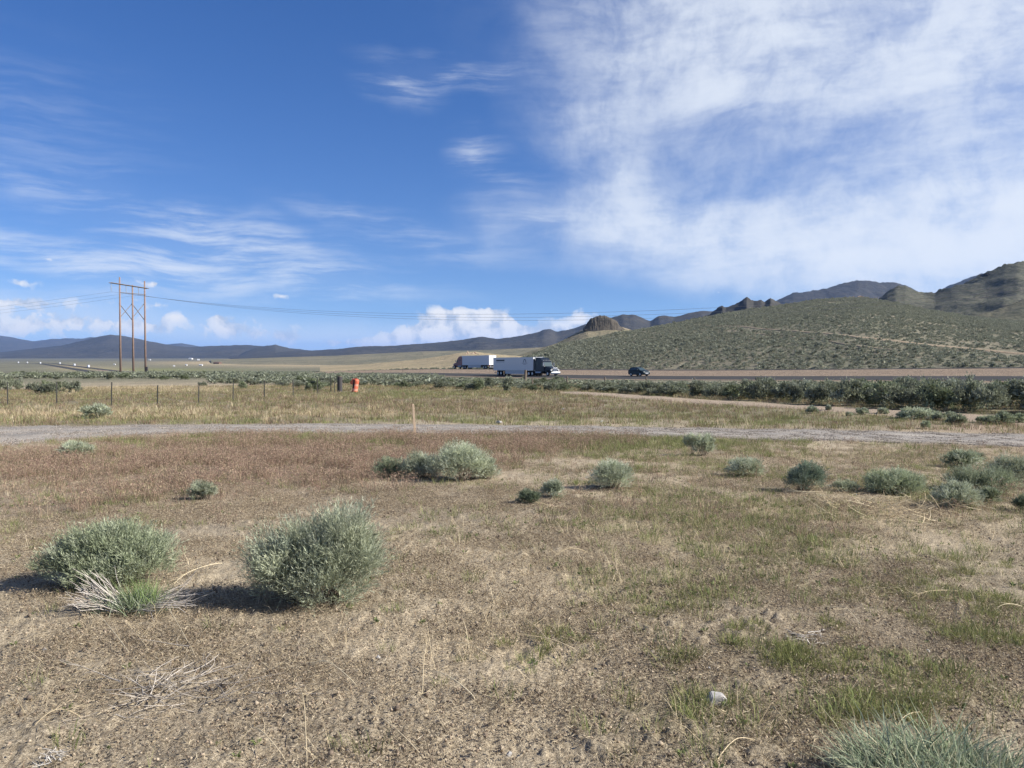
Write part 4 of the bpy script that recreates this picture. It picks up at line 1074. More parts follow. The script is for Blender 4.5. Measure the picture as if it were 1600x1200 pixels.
def p_weed():
    g_ = Geo(); n = 16; a = rng.random(n) * 6.283
    B = np.stack([np.cos(a) * .008, np.sin(a) * .008, rng.uniform(.0, .03, n)], 1); D = np.stack([np.cos(a), np.sin(a), rng.uniform(.1, 1.3, n)], 1)
    L = rng.uniform(.02, .045, n); leaves(g_, B, D, L, L * .45, pal([(.17, .20, .085), (.205, .23, .10), (.14, .165, .07)], n))
    return g_
REDC = [(.26, .165, .12), (.29, .185, .135), (.265, .185, .135), (.32, .23, .165), (.225, .16, .12), (.40, .31, .21), (.30, .23, .15), (.23, .205, .12), (.20, .15, .11)]
REDH = [(.33, .215, .165), (.40, .275, .21), (.28, .18, .14), (.46, .365, .25), (.38, .31, .20), (.26, .20, .14)]
GRNC = [(.21, .235, .095), (.25, .265, .115), (.17, .20, .075), (.31, .30, .15), (.24, .225, .115)]
DRYC = [(.36, .28, .17), (.29, .22, .135), (.42, .33, .20), (.24, .17, .11)]
BRNC = [(.235, .165, .11), (.19, .14, .095), (.29, .22, .145), (.16, .12, .08), (.20, .17, .10)]

def put(n, r0, r1, dens):
    x, y = wedge(n, r0, r1); z = terrain(x, y)
    red, green, straw, px, py = zones(x, y, z)
    p = dens(x, y, red, green, straw, py)
    k = (rng.random(n) < p) & ~on_roads(x, y, -.15)
    return np.stack([x[k], y[k], z[k]], 1)

P = put(34000, 2.4, 26, lambda x, y, r, g, s, py: np.clip(2.6 * (fbm(x / .9, y / .9, 4) - .3), .05, 1) * np.where(np.hypot(x, y) < 14, 1, .55))
scatter('plant_litter', 'dry plant litter and crumbs of soil strewn over the near ground', 'litter', [p_litter() for _ in range(10)], P, rng.uniform(.7, 1.4, len(P)), M_GRASS, .03)
P = put(26000, 2.4, 26, lambda x, y, r, g, s, py: np.clip(.75 * (fbm(x / .9 + 3, y / .9, 4) - .28) * 2.2, 0, 1) * .6)
scatter('grass_stubble', 'short brown grass stubble on the near ground', 'stubble', [p_tuft(16, (.012, .05), .05, .0026, BRNC + DRYC[:2], .9, .8) for _ in range(8)], P, rng.uniform(.7, 1.5, len(P)), M_GRASS, .1)
P = put(30000, 6, 27, lambda x, y, r, g, s, py: np.clip(r * 1.1 - .1, 0, 1) * np.clip(3.0 * (fbm(x / .7 + 60, y / .7, 4) - .32), .05, 1) + .02 * (np.hypot(x, y) > 9))
scatter('cheatgrass', 'knee-high reddish brown cheatgrass in front of the gravel road', 'grass', [p_tuft(16, (.12, .27), .09, .0042, REDC, .4, .55, True, REDH) for _ in range(8)], P, rng.uniform(.4, 1.35, len(P)), M_GRASS, .12)
P = put(26000, 2.6, 27.5, lambda x, y, r, g, s, py: np.clip(g * .78, 0, 1) + .02 + .08 * r)
scatter('green_grass', 'tufts of low green grass scattered over the near ground and road verge', 'grass', [p_tuft(26, (.03, .12), .07, .0034, GRNC, .6, .5) for _ in range(8)], P, rng.uniform(.7, 1.5, len(P)) * (1 + .6 * sm(np.hypot(P[:, 0], P[:, 1]), 16, 24)), M_GRASS, .08)
x, y = wedge(26000, 2.6, 9.0); z = terrain(x, y); px, py = project(x, y, z); nn = fbm(x / .32 + 13, y / .32, 3)
gq = 1.1 * g2(px, py, 1165, 1012, 85, 24) + 1.0 * g2(px, py, 1390, 1020, 70, 34) + 1.3 * g2(px, py, 1560, 1045, 80, 70) + 1.1 * g2(px, py, 1370, 1105, 80, 36) + .5 * g2(px, py, 1250, 1010, 330, 60) + .35 * g2(px, py, 1150, 1110, 140, 50) + .3 * g2(px, py, 1480, 930, 160, 40)
kk = rng.random(len(x)) < np.clip(gq, 0, .8) * sm(nn, .50, .66)
P = np.stack([x, y, z], 1)[kk]
scatter('green_grass', 'yellow-green grass clumps on dark soil at the lower right', 'grass', [p_tuft(34, (.025, .085), .05, .0028, [(.20, .215, .085), (.25, .255, .11), (.165, .18, .065), (.32, .30, .15)], .8, .6) for _ in range(6)], P, rng.uniform(.7, 1.4, len(P)), M_GRASS, .1)
P = put(16000, 2.6, 16, lambda x, y, r, g, s, py: .03 * (fbm(x / .7, y / .7, 3) > .5) + .22 * g)
scatter('small_weeds', 'tiny broad-leaved green weeds dotted over the soil', 'weeds', [p_weed() for _ in range(5)], P, rng.uniform(.35, .9, len(P)), M_GRASS, .1)
P = put(22000, 3.0, 27, lambda x, y, r, g, s, py: np.clip(s * .6 + .10 * (fbm(x / 1.1 + 9, y / 1.1, 3) > .5), 0, 1))
scatter('dry_grass', 'pale straw-coloured dry grass lying in loose patches', 'grass', [p_tuft(13, (.06, .22), .07, .0024, STRAWC, 1.5, .9) for _ in range(8)], P, rng.uniform(.6, 1.3, len(P)), M_GRASS, .15)

# beyond the gravel road: broader tufts of mixed grass
def putmid(n, dens, r0=25.5, r1=80):
    x, y = wedge(n, r0, r1, R(37)); z = terrain(x, y)
    red, green, straw, px, py = zones(x, y, z)
    yf = np.interp(x, GR_FAR[:, 0], GR_FAR[:, 1])
    t_, n_ = tn(x, y)
    k = (rng.random(n) < dens(x, y, red, green, straw)) & (y > yf + .1) & ~on_roads(x, y) & (n_ < -12) & (py > 598)
    return np.stack([x[k], y[k], z[k]], 1)
P = putmid(36000, lambda x, y, r, g, s: np.clip(.30 + .5 * (fbm(x / 3, y / 3, 3) - .4), 0, 1) * (1 - .5 * g))
scatter('range_grass', 'brownish mixed dry grass over the flat between gravel road and sagebrush', 'grass', [p_tuft(30, (.08, .26), .30, .011, BRNC + REDC[:3] + DRYC[:1] + GRNC, .4, .5) for _ in range(8)], P, rng.uniform(.6, 1.25, len(P)), M_GRASS, .06)
P = putmid(26000, lambda x, y, r, g, s: np.clip(g * 1.1 + .16, 0, 1))
scatter('green_grass', 'green grass in strips beyond the gravel road', 'grass', [p_tuft(30, (.08, .24), .28, .011, GRNC, .4, .5) for _ in range(6)], P, rng.uniform(.6, 1.2, len(P)), M_GRASS, .06)
P = putmid(22000, lambda x, y, r, g, s: np.clip(s * .9 + .03, 0, 1))
scatter('dry_grass', 'taller pale straw grass in patches beyond the gravel road', 'grass', [p_tuft(26, (.12, .38), .26, .011, STRAWC + DRYC[:1], .5, .6) for _ in range(6)], P, rng.uniform(.6, 1.15, len(P)), M_GRASS, .08)
P = putmid(16000, lambda x, y, r, g, s: np.clip(r * 1.1, 0, 1))
scatter('cheatgrass', 'pinkish cheatgrass in patches beyond the gravel road', 'grass', [p_tuft(26, (.1, .28), .26, .011, REDC, .4, .6) for _ in range(6)], P, rng.uniform(.6, 1.15, len(P)), M_GRASS, .08)
# loose gravel
def p_stones(n=26, rad=.25, s0=.006, s1=.022):
    g_ = Geo()
    for _ in range(n):
        a = rng.random() * 6.283; q = math.sqrt(rng.random()) * rad; s = rng.uniform(s0, s1)
        v = np.array([[1, 0, 0], [0, 1, 0], [-1, 0, 0], [0, -1, 0], [0, 0, .7], [0, 0, -.7]]) * s * (.6 + .7 * rng.random((6, 3)))
        g_.add(v + [math.cos(a) * q, math.sin(a) * q, s * .3], None, [[0, 1, 4], [1, 2, 4], [2, 3, 4], [3, 0, 4], [1, 0, 5], [2, 1, 5], [3, 2, 5], [0, 3, 5]], pal([(.38, .335, .285), (.30, .26, .22), (.46, .41, .35), (.22, .195, .17)], 1)[0])
    return g_
k = rng.random(5200); q = rng.integers(0, 299, 5200); e = rng.random(5200)
xy = (GR_FAR[q] * (1 - e[:, None]) + GR_FAR[q + 1] * e[:, None]) * (1 - k[:, None]) + (GR_NEAR[q] * (1 - e[:, None]) + GR_NEAR[q + 1] * e[:, None]) * k[:, None]
scatter('gravel', 'loose grey stones on the gravel road', 'gravel', [p_stones() for _ in range(6)], np.stack([xy[:, 0], xy[:, 1], terrain(xy[:, 0], xy[:, 1]) + .02], 1), rng.uniform(.6, 1.3, 5200), M_GRASS)

# ================================================================== sagebrush of the middle ground
def mid_proto(n, leaf, cols, lobes):
    fg, bg = bush_geo(lobes, n, leaf, per=5, cols=cols, spr=.16, width=.5, branch=0, upw=.6, fuzz=.3, heads=52, hsize=.34)
    return fg
def rnd_lobes():
    out = [(0, 0, .45, .62, .6, .5)]
    for _ in range(rng.integers(3, 6)):
        a = rng.random() * 6.283; q = rng.uniform(.3, .6)
        out.append((math.cos(a) * q, math.sin(a) * q, rng.uniform(.3, .62), rng.uniform(.3, .45), rng.uniform(.3, .45), rng.uniform(.28, .42)))
    return out
MIDC = [(.235, .25, .185), (.20, .215, .15), (.27, .285, .215), (.165, .18, .12), (.22, .235, .16)]
MIDG = [(.22, .245, .15), (.18, .21, .12), (.25, .275, .175), (.15, .175, .10)]
mid_meshes = [mid_proto(760, .085, MIDC if k % 3 else MIDG, rnd_lobes()).mesh('sagebrush', M_LEAF) for k in range(9)]
NIND = 0
def mid_bush(x, y, w, h, label, group):
    global NIND
    o = mk_obj('sagebrush', mid_meshes[rng.integers(0, len(mid_meshes))], None, (x, y, float(terrain(x, y)) - .03))
    o.scale = (w * rng.uniform(.9, 1.1), w * rng.uniform(.9, 1.1), h); o.rotation_euler = (0, 0, rng.random() * 6.283)
    tag(o, label, 'shrub', group); NIND += 1
    return o
taken = []
def free(x, y, d):
    for a, b, c in taken:
        if (a - x) ** 2 + (b - y) ** 2 < (.5 * (c + d)) ** 2: return False
    taken.append((x, y, d)); return True
# dense belt beside the dirt track, on the right
cnt = 0; tries = 0
while cnt < 138 and tries < 6000:
    tries += 1
    px = rng.uniform(880, 1660); q = rng.random() ** 1.6
    y0 = np.interp(px, [880, 1000, 1200, 1400, 1600, 1700], [610, 616, 628, 639, 649, 654]); y1 = np.interp(px, [880, 1600], [604, 617])
    g = ground_at(px, y0 + (y1 - y0) * q)
    w = rng.uniform(.6, 1.2) * np.interp(px, [900, 1150, 1400], [.85, 1.0, 1.3]); py_ = y0 + (y1 - y0) * q; h = float(np.clip((py_ - rng.uniform(594, 604)) / F * g[1], .3, w * 1.15)) * (1.02 if px > 1150 else .9)
    if not free(g[0], g[1], w * 1.35): continue
    cnt += 1
    along = ['at its left end', 'below the car', 'just right of the car', 'right of its middle', 'nearing the right edge', 'at the right edge'][int(np.clip((px - 880) / 122, 0, 5))]
    deep = 'front' if q < .2 else 'middle' if q < .55 else 'back'
    mid_bush(g[0], g[1], w, h, f"{'larger' if w > .95 else 'smaller'} sagebrush in the {deep} of the belt behind the track, {along}", 'sagebrush belt behind the dirt track')
# flat in front of the trucks
cnt = 0; tries = 0
while cnt < 78 and tries < 6000:
    tries += 1
    px = rng.uniform(330, 900); py = np.interp(rng.random() ** 1.3, [0, 1], [np.interp(px, [330, 480, 560, 760, 900], [601, 606, 604, 612, 611]), 592])
    g = ground_at(px, py); w = rng.uniform(.5, .95); h = w * rng.uniform(.6, .85)
    if not free(g[0], g[1], w * 1.9): continue
    cnt += 1
    along = ['above the fence corner', 'behind the thick post', 'right of the orange drum', 'below the red truck', 'below the dark truck'][int(np.clip((px - 330) / 114, 0, 4))]
    mid_bush(g[0], g[1], w, h, f"{'larger' if w > .72 else 'smaller'} {'nearer' if py > 600 else 'farther'} grey-green sagebrush on the flat, {along}", 'sagebrush on the flat before the trucks')
# round the power poles and at the left edge
cnt = 0; tries = 0
while cnt < 30 and tries < 4000:
    tries += 1
    px = rng.uniform(-20, 335); g = ground_at(px, rng.uniform(586.5, 594)); w = rng.uniform(.7, 1.3); h = w * rng.uniform(.6, .8)
    if not free(g[0], g[1], w * 2): continue
    cnt += 1
    along = 'left of the power poles' if px < 180 else 'at the feet of the power poles' if px < 236 else 'right of the power poles'
    mid_bush(g[0], g[1], w, h, f"{'larger' if w > 1 else 'smaller'} grey sagebrush on the rise {along}", 'sagebrush around the power poles')
for px, py, w, h in [(4, 612, .95, 1.15), (-16, 611, 1.1, 1.2), (22, 610, .75, .95), (12, 604, .9, 1.0)]:
    g = ground_at(px, py); mid_bush(g[0], g[1], w, h, 'pale sagebrush of the clump at the left edge beyond the fence', 'sagebrush clump at the left edge')
for px, py, w, h in [(52, 611, .6, .75), (64, 616, .65, .7), (78, 616, .75, .85), (90, 613, .7, .8), (104, 611, .6, .8), (117, 613, .65, .85), (70, 609, .6, .8)]:
    g = ground_at(px, py); mid_bush(g[0], g[1], w, h, 'sagebrush crowded round the rusty scrap beyond the fence', 'sagebrush round the rusty scrap')
for px, py, w, h in [(485, 611, .75, .9), (497, 611, .6, .85), (378, 609, .55, .7), (316, 605, .5, .55), (860, 612, .6, .8), (745, 611, .7, .9), (796, 613, .8, 1.0), (765, 608, .8, .9)]:
    g = ground_at(px, py); mid_bush(g[0], g[1], w, h, 'sagebrush standing forward at the edge of the grassy flat', 'sagebrush at the edge of the grass')

# the uncounted rest: far flats and the hillside
def small_bush(n, leaf, cols):
    fg, bg = bush_geo(rnd_lobes()[:4], n, leaf, per=3, cols=cols, spr=.2, width=.5, branch=0, upw=.7, heads=4, hsize=.4)
    return fg
FARP = [small_bush(42, .30, MIDC) for _ in range(6)]
HILC = [(.29, .30, .225), (.25, .26, .19), (.325, .325, .25), (.21, .22, .16)]
HILP = [small_bush(34, .36, HILC) for _ in range(6)]
x, y = wedge(60000, 66, 900, R(36)); z = terrain(x, y); px, py = project(x, y, z); t_, n_ = tn(x, y)
r_ = np.hypot(x, y)
dn = np.clip(.12 + 1.0 * (fbm(x / 25, y / 25, 3) - .35) * 2, 0, 1) * np.where(r_ < 260, 1.0, .45)
keep = (rng.random(len(x)) < dn) & ((n_ < -11) | ((n_ > 36) & (t_ < -90))) & ~((py > 603) & (px < 870)) & ~((n_ > -24) & (px > 880) & (rng.random(len(x)) < .5))
keep &= ~((px < 330) & (py > 591)) & ~((n_ > -34) & (n_ < 0) & (px > 690))
P = np.stack([x, y, z - .05], 1)[keep]
# thicken the near part of the flats where the photo shows a closed cover
x, y = wedge(9000, 62, 190, R(36)); z = terrain(x, y); px, py = project(x, y, z); t_, n_ = tn(x, y)
keep = (n_ < np.where(px > 690, -34, -12)) & (py < np.interp(px, [0, 335, 340, 560, 760, 900, 1600], [592, 592, 600, 603, 608, 606, 600])) & (rng.random(len(x)) < np.clip(.1 + 1.6 * (fbm(x / 6, y / 6, 3) - .3), 0, 1))
P = np.concatenate([P, np.stack([x, y, z - .05], 1)[keep]])
rf = np.hypot(P[:, 0], P[:, 1]); s = rng.uniform(.5, 1.0, len(P)) * (1 + .6 * sm(rf, 200, 500))
scatter('sagebrush_flat', 'low grey sagebrush thickly covering the flats as far as the valley', 'sagebrush', FARP, P, np.stack([s, s, s * rng.uniform(.5, .75, len(P)) * np.where((rf < 200) & (P[:, 0] > -.09 * P[:, 1]), .6, 1)], 1), M_LEAF)

def hill_trail(pts, half):
    """a bare track on the hillside through these picture points"""
    nrow = int((SAGE_HILL.s <= 1).sum())
    HX, HY, HZ = SAGE_HILL.X[:nrow], SAGE_HILL.Y[:nrow], SAGE_HILL.Z[:nrow]
    PX, PY = project(HX, HY, HZ)
    col = PX.mean(0); out = []
    for px, py in pts:
        j = np.clip(np.searchsorted(col, px), 1, len(col) - 1); f = (px - col[j - 1]) / (col[j] - col[j - 1])
        pyc = PY[:, j - 1] * (1 - f) + PY[:, j] * f
        i = int(np.argmax(pyc < py)); i = max(i, 1); e = (py - pyc[i - 1]) / (pyc[i] - pyc[i - 1])
        out.append(((j - 1 + f) / (HX.shape[1] - 1), (i - 1 + e) / (nrow - 1)))
    return np.array(out)
TRAILS = [(hill_trail([(1085, 508), (1120, 510.5), (1180, 513.5), (1260, 520), (1340, 527.5), (1420, 536), (1500, 544), (1560, 550), (1640, 557)], 0), 1.7),
          (hill_trail([(1180, 522), (1240, 527), (1310, 537), (1350, 543), (1400, 548)], 0), .7)]
M_TRAIL = soil_mat('hill track soil', False, (.36, .285, .20), .1, pebble=False)
TR3 = []
for pts, half in TRAILS:
    q = np.linspace(0, 1, 120); uu = np.interp(q, np.linspace(0, 1, len(pts)), pts[:, 0]); ss = np.interp(q, np.linspace(0, 1, len(pts)), pts[:, 1])
    hw = half * (.6 + .7 * fbm(q * 14 + half, q * 0, 3))
    mid = SAGE_HILL.sample(uu, ss); TR3.append((mid, half))
    rows = []
    for k in (-1, -.5, 0, .5, 1):
        dy = hw * k
        p = SAGE_HILL.sample(uu, ss + dy / 330.0)
        p[:, 2] += .22 if abs(k) < 1 else -.1
        rows.append(p)
    V = np.stack(rows, 1); nr, nc = V.shape[:2]
    i = np.arange(nr - 1)[:, None] * nc; j = np.arange(nc - 1)[None]
    F4 = np.stack([i + j, i + nc + j, i + nc + j + 1, i + j + 1], -1).reshape(-1, 4)
    tag(mk_obj('hill_track', mk_mesh('hill_track', V.reshape(-1, 3), F4, None, M_TRAIL, None, True)), 'main bare tan track slanting across the sagebrush hill' if half > 1 else 'fainter short track below the main one on the sagebrush hill', 'track', kind='structure')
n = 105000
uu = rng.random(n); ss = rng.random(n) ** .9 * 1.0
Pq = SAGE_HILL.sample(uu, ss)
area = np.hypot(Pq[:, 0], Pq[:, 1]) / 560
keep = rng.random(n) < np.clip(area * 1.15, 0, 1) * np.clip(.45 + 1.4 * (fbm(Pq[:, 0] / 22, Pq[:, 1] / 22, 3) - .3), .1, 1)
for mid, half in TR3:
    yt = np.interp(Pq[:, 0] / Pq[:, 1], mid[:, 0] / mid[:, 1], mid[:, 1], left=-99, right=-99)
    keep &= np.abs(Pq[:, 1] - yt) > half * 2.0
Pq = Pq[keep]; s = rng.uniform(.28, .62, len(Pq)) * (1 + .6 * (rng.random(len(Pq)) < .12))
scatter('hillside_sagebrush', 'sagebrush dotted all over the near hillside', 'sagebrush', HILP, Pq - [0, 0, .05], np.stack([s, s, s * rng.uniform(.7, 1.0, len(Pq))], 1), M_LEAF)

# ---- rock outcrops
def outcrop(name, px, py, Y, wpx, hpx, n, label, mat=M_BROCK, cap=False):
    c = at(px, py, Y); s = Y / F
    t = tag(empty(name, tuple(c)), label, 'rock outcrop')
    for k in range(n):
        u = (k + .5) / n * 2 - 1 if cap else rng.uniform(-1, 1)
        hh = hpx * s * ((1 - .45 * abs(u) ** 2.5) if cap else rng.uniform(.3, 1) * (1 - .6 * abs(u)))
        r = wpx * s / n * rng.uniform(1.0, 1.5) if cap else wpx * s * rng.uniform(.06, .14)
        o = rock('rock', (u * wpx * s / 2, rng.uniform(-1, .6) * wpx * s * .12, hh * .35), np.array([r, r * 1.1, hh * .72 if cap else hh * .7]), None, None, mat, int(1000 + px * 3 + k), 3, None, .5)
        o.parent = t
def butte_cap():
    Y = 925.0; sc = Y / F; o0 = at(944, 513, Y)
    prof = [(911, 515), (914, 512), (917, 506), (922, 499), (926, 497), (931, 495), (939, 493.5), (944, 494.3), (948, 495.6), (956, 499), (960, 500.5), (963, 502.5), (966, 508), (970, 512), (975, 515)]
    prof = np.array(prof, float); px = np.linspace(911, 975, 90); top = np.interp(px, prof[:, 0], prof[:, 1])
    top += (fbm(px / 2.6, px * 0 + 5, 3) - .5) * 2.2
    rows = []
    for k, (dep, hf) in enumerate([(-15, -.25), (-13, 0), (-11.5, .22), (-10.6, .45), (-9.4, .66), (-8.6, .84), (-5, .97), (0, 1.0), (6, .94), (10, .6), (13, 0), (15, -.3)]):
        edge_ = np.sin(np.clip((px - 911) / 64, 0, 1) * math.pi) ** .45
        x = (px - 944) * sc * (1 + .02 * (k < 3)); hgt = np.maximum(516 - top, 1) * sc
        crack = .6 * (np.abs(fbm(px / 2.9 + 20, px * 0 + k * .5, 4, .65) - .5) * 2) ** .7 + .4 * fbm(px / 6 + 3, px * 0 + k * .9, 3)
        y = dep * sc * 1.15 * (.35 + .65 * edge_) + (crack - .4) * 2.4 * (1 if dep < 0 else 0)
        z = -2 * sc + hgt * hf + (fbm(px / 1.5 + 9, px * 0 + k, 2) - .5) * 1.6
        rows.append(np.stack([x, y, z], 1))
    V = np.stack(rows, 0); nr, nc = V.shape[:2]
    i = np.arange(nr - 1)[:, None] * nc; j = np.arange(nc - 1)[None]
    F4 = np.stack([i + j, i + j + 1, i + nc + j + 1, i + nc + j], -1).reshape(-1, 4)
    o = mk_obj('rocky_butte', mk_mesh('rocky_butte', V.reshape(-1, 3), F4, None, M_BROCK), None, tuple(o0))
    tag(o, 'brown rocky cap with steep sides crowning the butte above the dark truck', 'rock outcrop')
butte_cap()
outcrop('rock_outcrop', 735, 554, 548, 26, 8, 9, 'small pile of tan rocks on the knoll above the red truck', paint('tan outcrop rock', (.36, .27, .20), .95, var=.4, scale=.4))
outcrop('rock_outcrop', 1338, 464, 472, 22, 4, 6, 'few low rocks on the very top of the sagebrush hill', paint('tan outcrop rock', (.36, .27, .20)))
outcrop('rock_outcrop', 1560, 432, 1270, 60, 9, 8, 'dark rocks along the crest of the right-hand hill', M_ROCKR)

# ================================================================== mesh builder for made things
class MB:
    def __init__(self): self.v, self.f = [], []
    def add(self, v, f):
        k = len(self.v); self.v += [tuple(map(float, p)) for p in v]; self.f += [tuple(i + k for i in q) for q in f]; return self
    def box(self, x0, x1, y0, y1, z0, z1, tx=0.0, ty=0.0):
        """box whose top may be drawn in by tx, ty"""
        v = [(x0, y0, z0), (x1, y0, z0), (x1, y1, z0), (x0, y1, z0), (x0 + tx, y0 + ty, z1), (x1 - tx, y0 + ty, z1), (x1 - tx, y1 - ty, z1), (x0 + tx, y1 - ty, z1)]
        return self.add(v, [(3, 2, 1, 0), (4, 5, 6, 7), (0, 1, 5, 4), (1, 2, 6, 5), (2, 3, 7, 6), (3, 0, 4, 7)])
    def prism(self, poly, y0, y1, inset=None):
        """side outline (x,z) carried from y0 to y1; inset(z) narrows it"""
        n = len(poly); g_ = inset or (lambda x, z: 0)
        a = [(x, y0 + g_(x, z), z) for x, z in poly]; b = [(x, y1 - g_(x, z), z) for x, z in poly]
        f = [tuple(range(n)), tuple(range(2 * n - 1, n - 1, -1))] + [(i, n + i, n + (i + 1) % n, (i + 1) % n) for i in range(n)]
        return self.add(a + b, [q[::-1] for q in f])
    def cyl(self, c, r, h, axis='z', n=16, r2=None):
        r2 = r if r2 is None else r2
        v = []
        for k, rr in ((0, r), (1, r2)):
            for i in range(n):
                a = 2 * math.pi * i / n; p = (rr * math.cos(a), rr * math.sin(a)); q = k * h
                v.append({'z': (c[0] + p[0], c[1] + p[1], c[2] + q), 'y': (c[0] + p[0], c[1] + q, c[2] + p[1]), 'x': (c[0] + q, c[1] + p[0], c[2] + p[1])}[axis])
        return self.add(v, [tuple(range(n))[::-1], tuple(range(n, 2 * n))] + [(i, (i + 1) % n, n + (i + 1) % n, n + i) for i in range(n)])
    def tube(self, pts, r, n=5):
        g_ = Geo(); sticks(g_, np.array(pts, float), r, np.ones(3), n); V, Q, T, C = g_.arrays()
        return self.add(V, Q)
    def build(self, name, mat, parent=None, bevel=0.0, loc=(0, 0, 0), smooth=False):
        me = bpy.data.meshes.new(name); me.from_pydata(self.v, [], self.f); me.update()
        if bevel or True:
            bm = bmesh.new(); bm.from_mesh(me)
            bmesh.ops.recalc_face_normals(bm, faces=bm.faces)
            if bevel: bmesh.ops.bevel(bm, geom=list(bm.edges), offset=bevel, segments=2, affect='EDGES', clamp_overlap=True, profile=.6)
            bm.to_mesh(me); bm.free()
        if smooth:
            me.polygons.foreach_set('use_smooth', np.ones(len(me.polygons), dtype=bool))
        me.materials.append(mat)
        return mk_obj(name, me, parent, loc)

M_POLE = paint('weathered pole wood', (.235, .162, .130), .9, var=.35, scale=2.2, bump=.3)
M_WOOD = paint('grey fence wood', (.16, .125, .095), .95, var=.4, scale=5, bump=.4)
M_STAKE = paint('pale lath wood', (.50, .37, .25), .85, var=.25, scale=14, bump=.2)
M_STEEL = paint('dark post steel', (.06, .058, .05), .75, var=.3, scale=6)
M_WIRE = paint('fence wire', (.16, .15, .14), .6, .6, var=.2)
M_CABLE = paint('aluminium cable', (.22, .22, .23), .5, .5, var=.1)
M_INS = paint('insulator', (.28, .30, .32), .35, var=.1)
M_DARKP = paint('dark tarred post', (.055, .05, .05), .85, var=.4, scale=4, bump=.3)
M_RUST = paint('rusty iron', (.13, .058, .036), .9, var=.4, scale=5, bump=.3)
M_ORANGE = paint('orange plastic', (.58, .14, .075), .45, var=.15, scale=5)
M_WBAND = paint('white band', (.60, .27, .19), .45, var=.1)
M_BLACK = paint('black rubber', (.022, .022, .024), .8, var=.2)

# ---- the wooden stake
g = ground_at(648.5, 677.5); D = g[1]
st = tag(empty('survey_stake', tuple(g)), 'pale wooden stake standing alone beside the gravel road', 'stake')
hh = 45 / F * D; m = MB(); m.box(-.038, .038, -.025, .025, -.15, hh, .003, .0); o = m.build('stake', M_STAKE, st, .003); o.rotation_euler = (0, R(-3.5), R(12))
m = MB(); m.add([(-.035, -.024, hh), (.035, -.024, hh), (.035, .024, hh), (-.035, .024, hh), (.01, 0, hh + .05)], [(0, 1, 4), (1, 2, 4), (2, 3, 4), (3, 0, 4)]); o = m.build('pointed_top', M_STAKE, st); o.rotation_euler = (0, R(-3.5), R(12))

# ---- steel post fence on the left
def tpost(parent, g, h, wood=False, lean=0.0, r=.075):
    m = MB()
    if wood:
        m.cyl((0, 0, -.2), r, h + .2, 'z', 9, r * .88)
    else:
        m.box(-.03, .03, -.006, .006, -.2, h); m.box(-.006, .006, .0065, .045, -.2, h)
        for q in np.arange(.2, h, .12): m.box(-.012, .012, -.018, -.0062, q, q + .025)
    o = m.build('post', M_WOOD if wood else M_STEEL, parent, 0, tuple(g)); o.rotation_euler = (0, lean, rng.random() * .6)
    return o
def fence(name, items, label, zs, wood=False):
    root = tag(empty(name), label, 'fence'); tops = []
    for it in items:
        px, py, hpx = it[:3]; g = ground_at(px, py); h = hpx / F * g[1]
        tpost(root, g, h, wood or (len(it) > 3), rng.normal(0, .02), it[3] if len(it) > 3 else .07); tops.append(g)
    for zf in zs:
        m = MB()
        for a, b in zip(tops[:-1], tops[1:]):
            q = np.linspace(0, 1, 5)[:, None]; P_ = a * (1 - q) + b * q + np.array([0, -.03, zf]); P_[:, 2] -= .04 * np.sin(q[:, 0] * math.pi); m.tube(P_, .0035, 3)
        m.build('wire', M_WIRE, root)
fence('wire_fence', [(-62, 634, 38), (12, 634, 37), (88.5, 633.5, 37), (174, 634, 37), (246, 634, 32), (310, 630, 32), (364, 627, 29), (413, 623.5, 29), (458, 619.5, 27), (496, 615.5, 26), (517, 613, 25), (522.5, 613.5, 24)], 'wire fence on thin dark steel posts running across the left', (.35, .65, .95))
fence('wire_fence', [(832, 607, 17), (886, 606, 18), (945, 607, 18), (1010, 609, 20), (1085, 611, 21), (1181, 613.5, 24), (1293, 617, 26), (1420, 620, 29), (1583, 624, 33), (1740, 629, 36)], 'wooden post and wire fence rising out of the sagebrush belt along the highway', (.45, .8, 1.1), True)
g = ground_at(820, 605); p = tag(empty('wooden_post', tuple(g)), 'thick leaning wooden post in front of the dark truck', 'post')
m = MB(); m.cyl((0, 0, -.3), .13, .3 + 27 / F * g[1], 'z', 10, .11); o = m.build('post', M_WOOD, p); o.rotation_euler = (0, .05, 0)
for px, py, h, lb in [(629.5, 581, 7, 'tiny dark post far out on the sagebrush flat'), (379, 588, 8, 'short dark post on the flat right of the power poles'), (901.5, 580, 5, 'small marker post at the far side of the highway behind the truck')]:
    g = ground_at(px, py); hh = h / F * g[1]; p = tag(empty('marker_post', tuple(g)), lb, 'post'); m = MB(); m.cyl((0, 0, -.2), .09, hh + .2, 'z', 8, .075); m.build('post', M_WOOD, p)

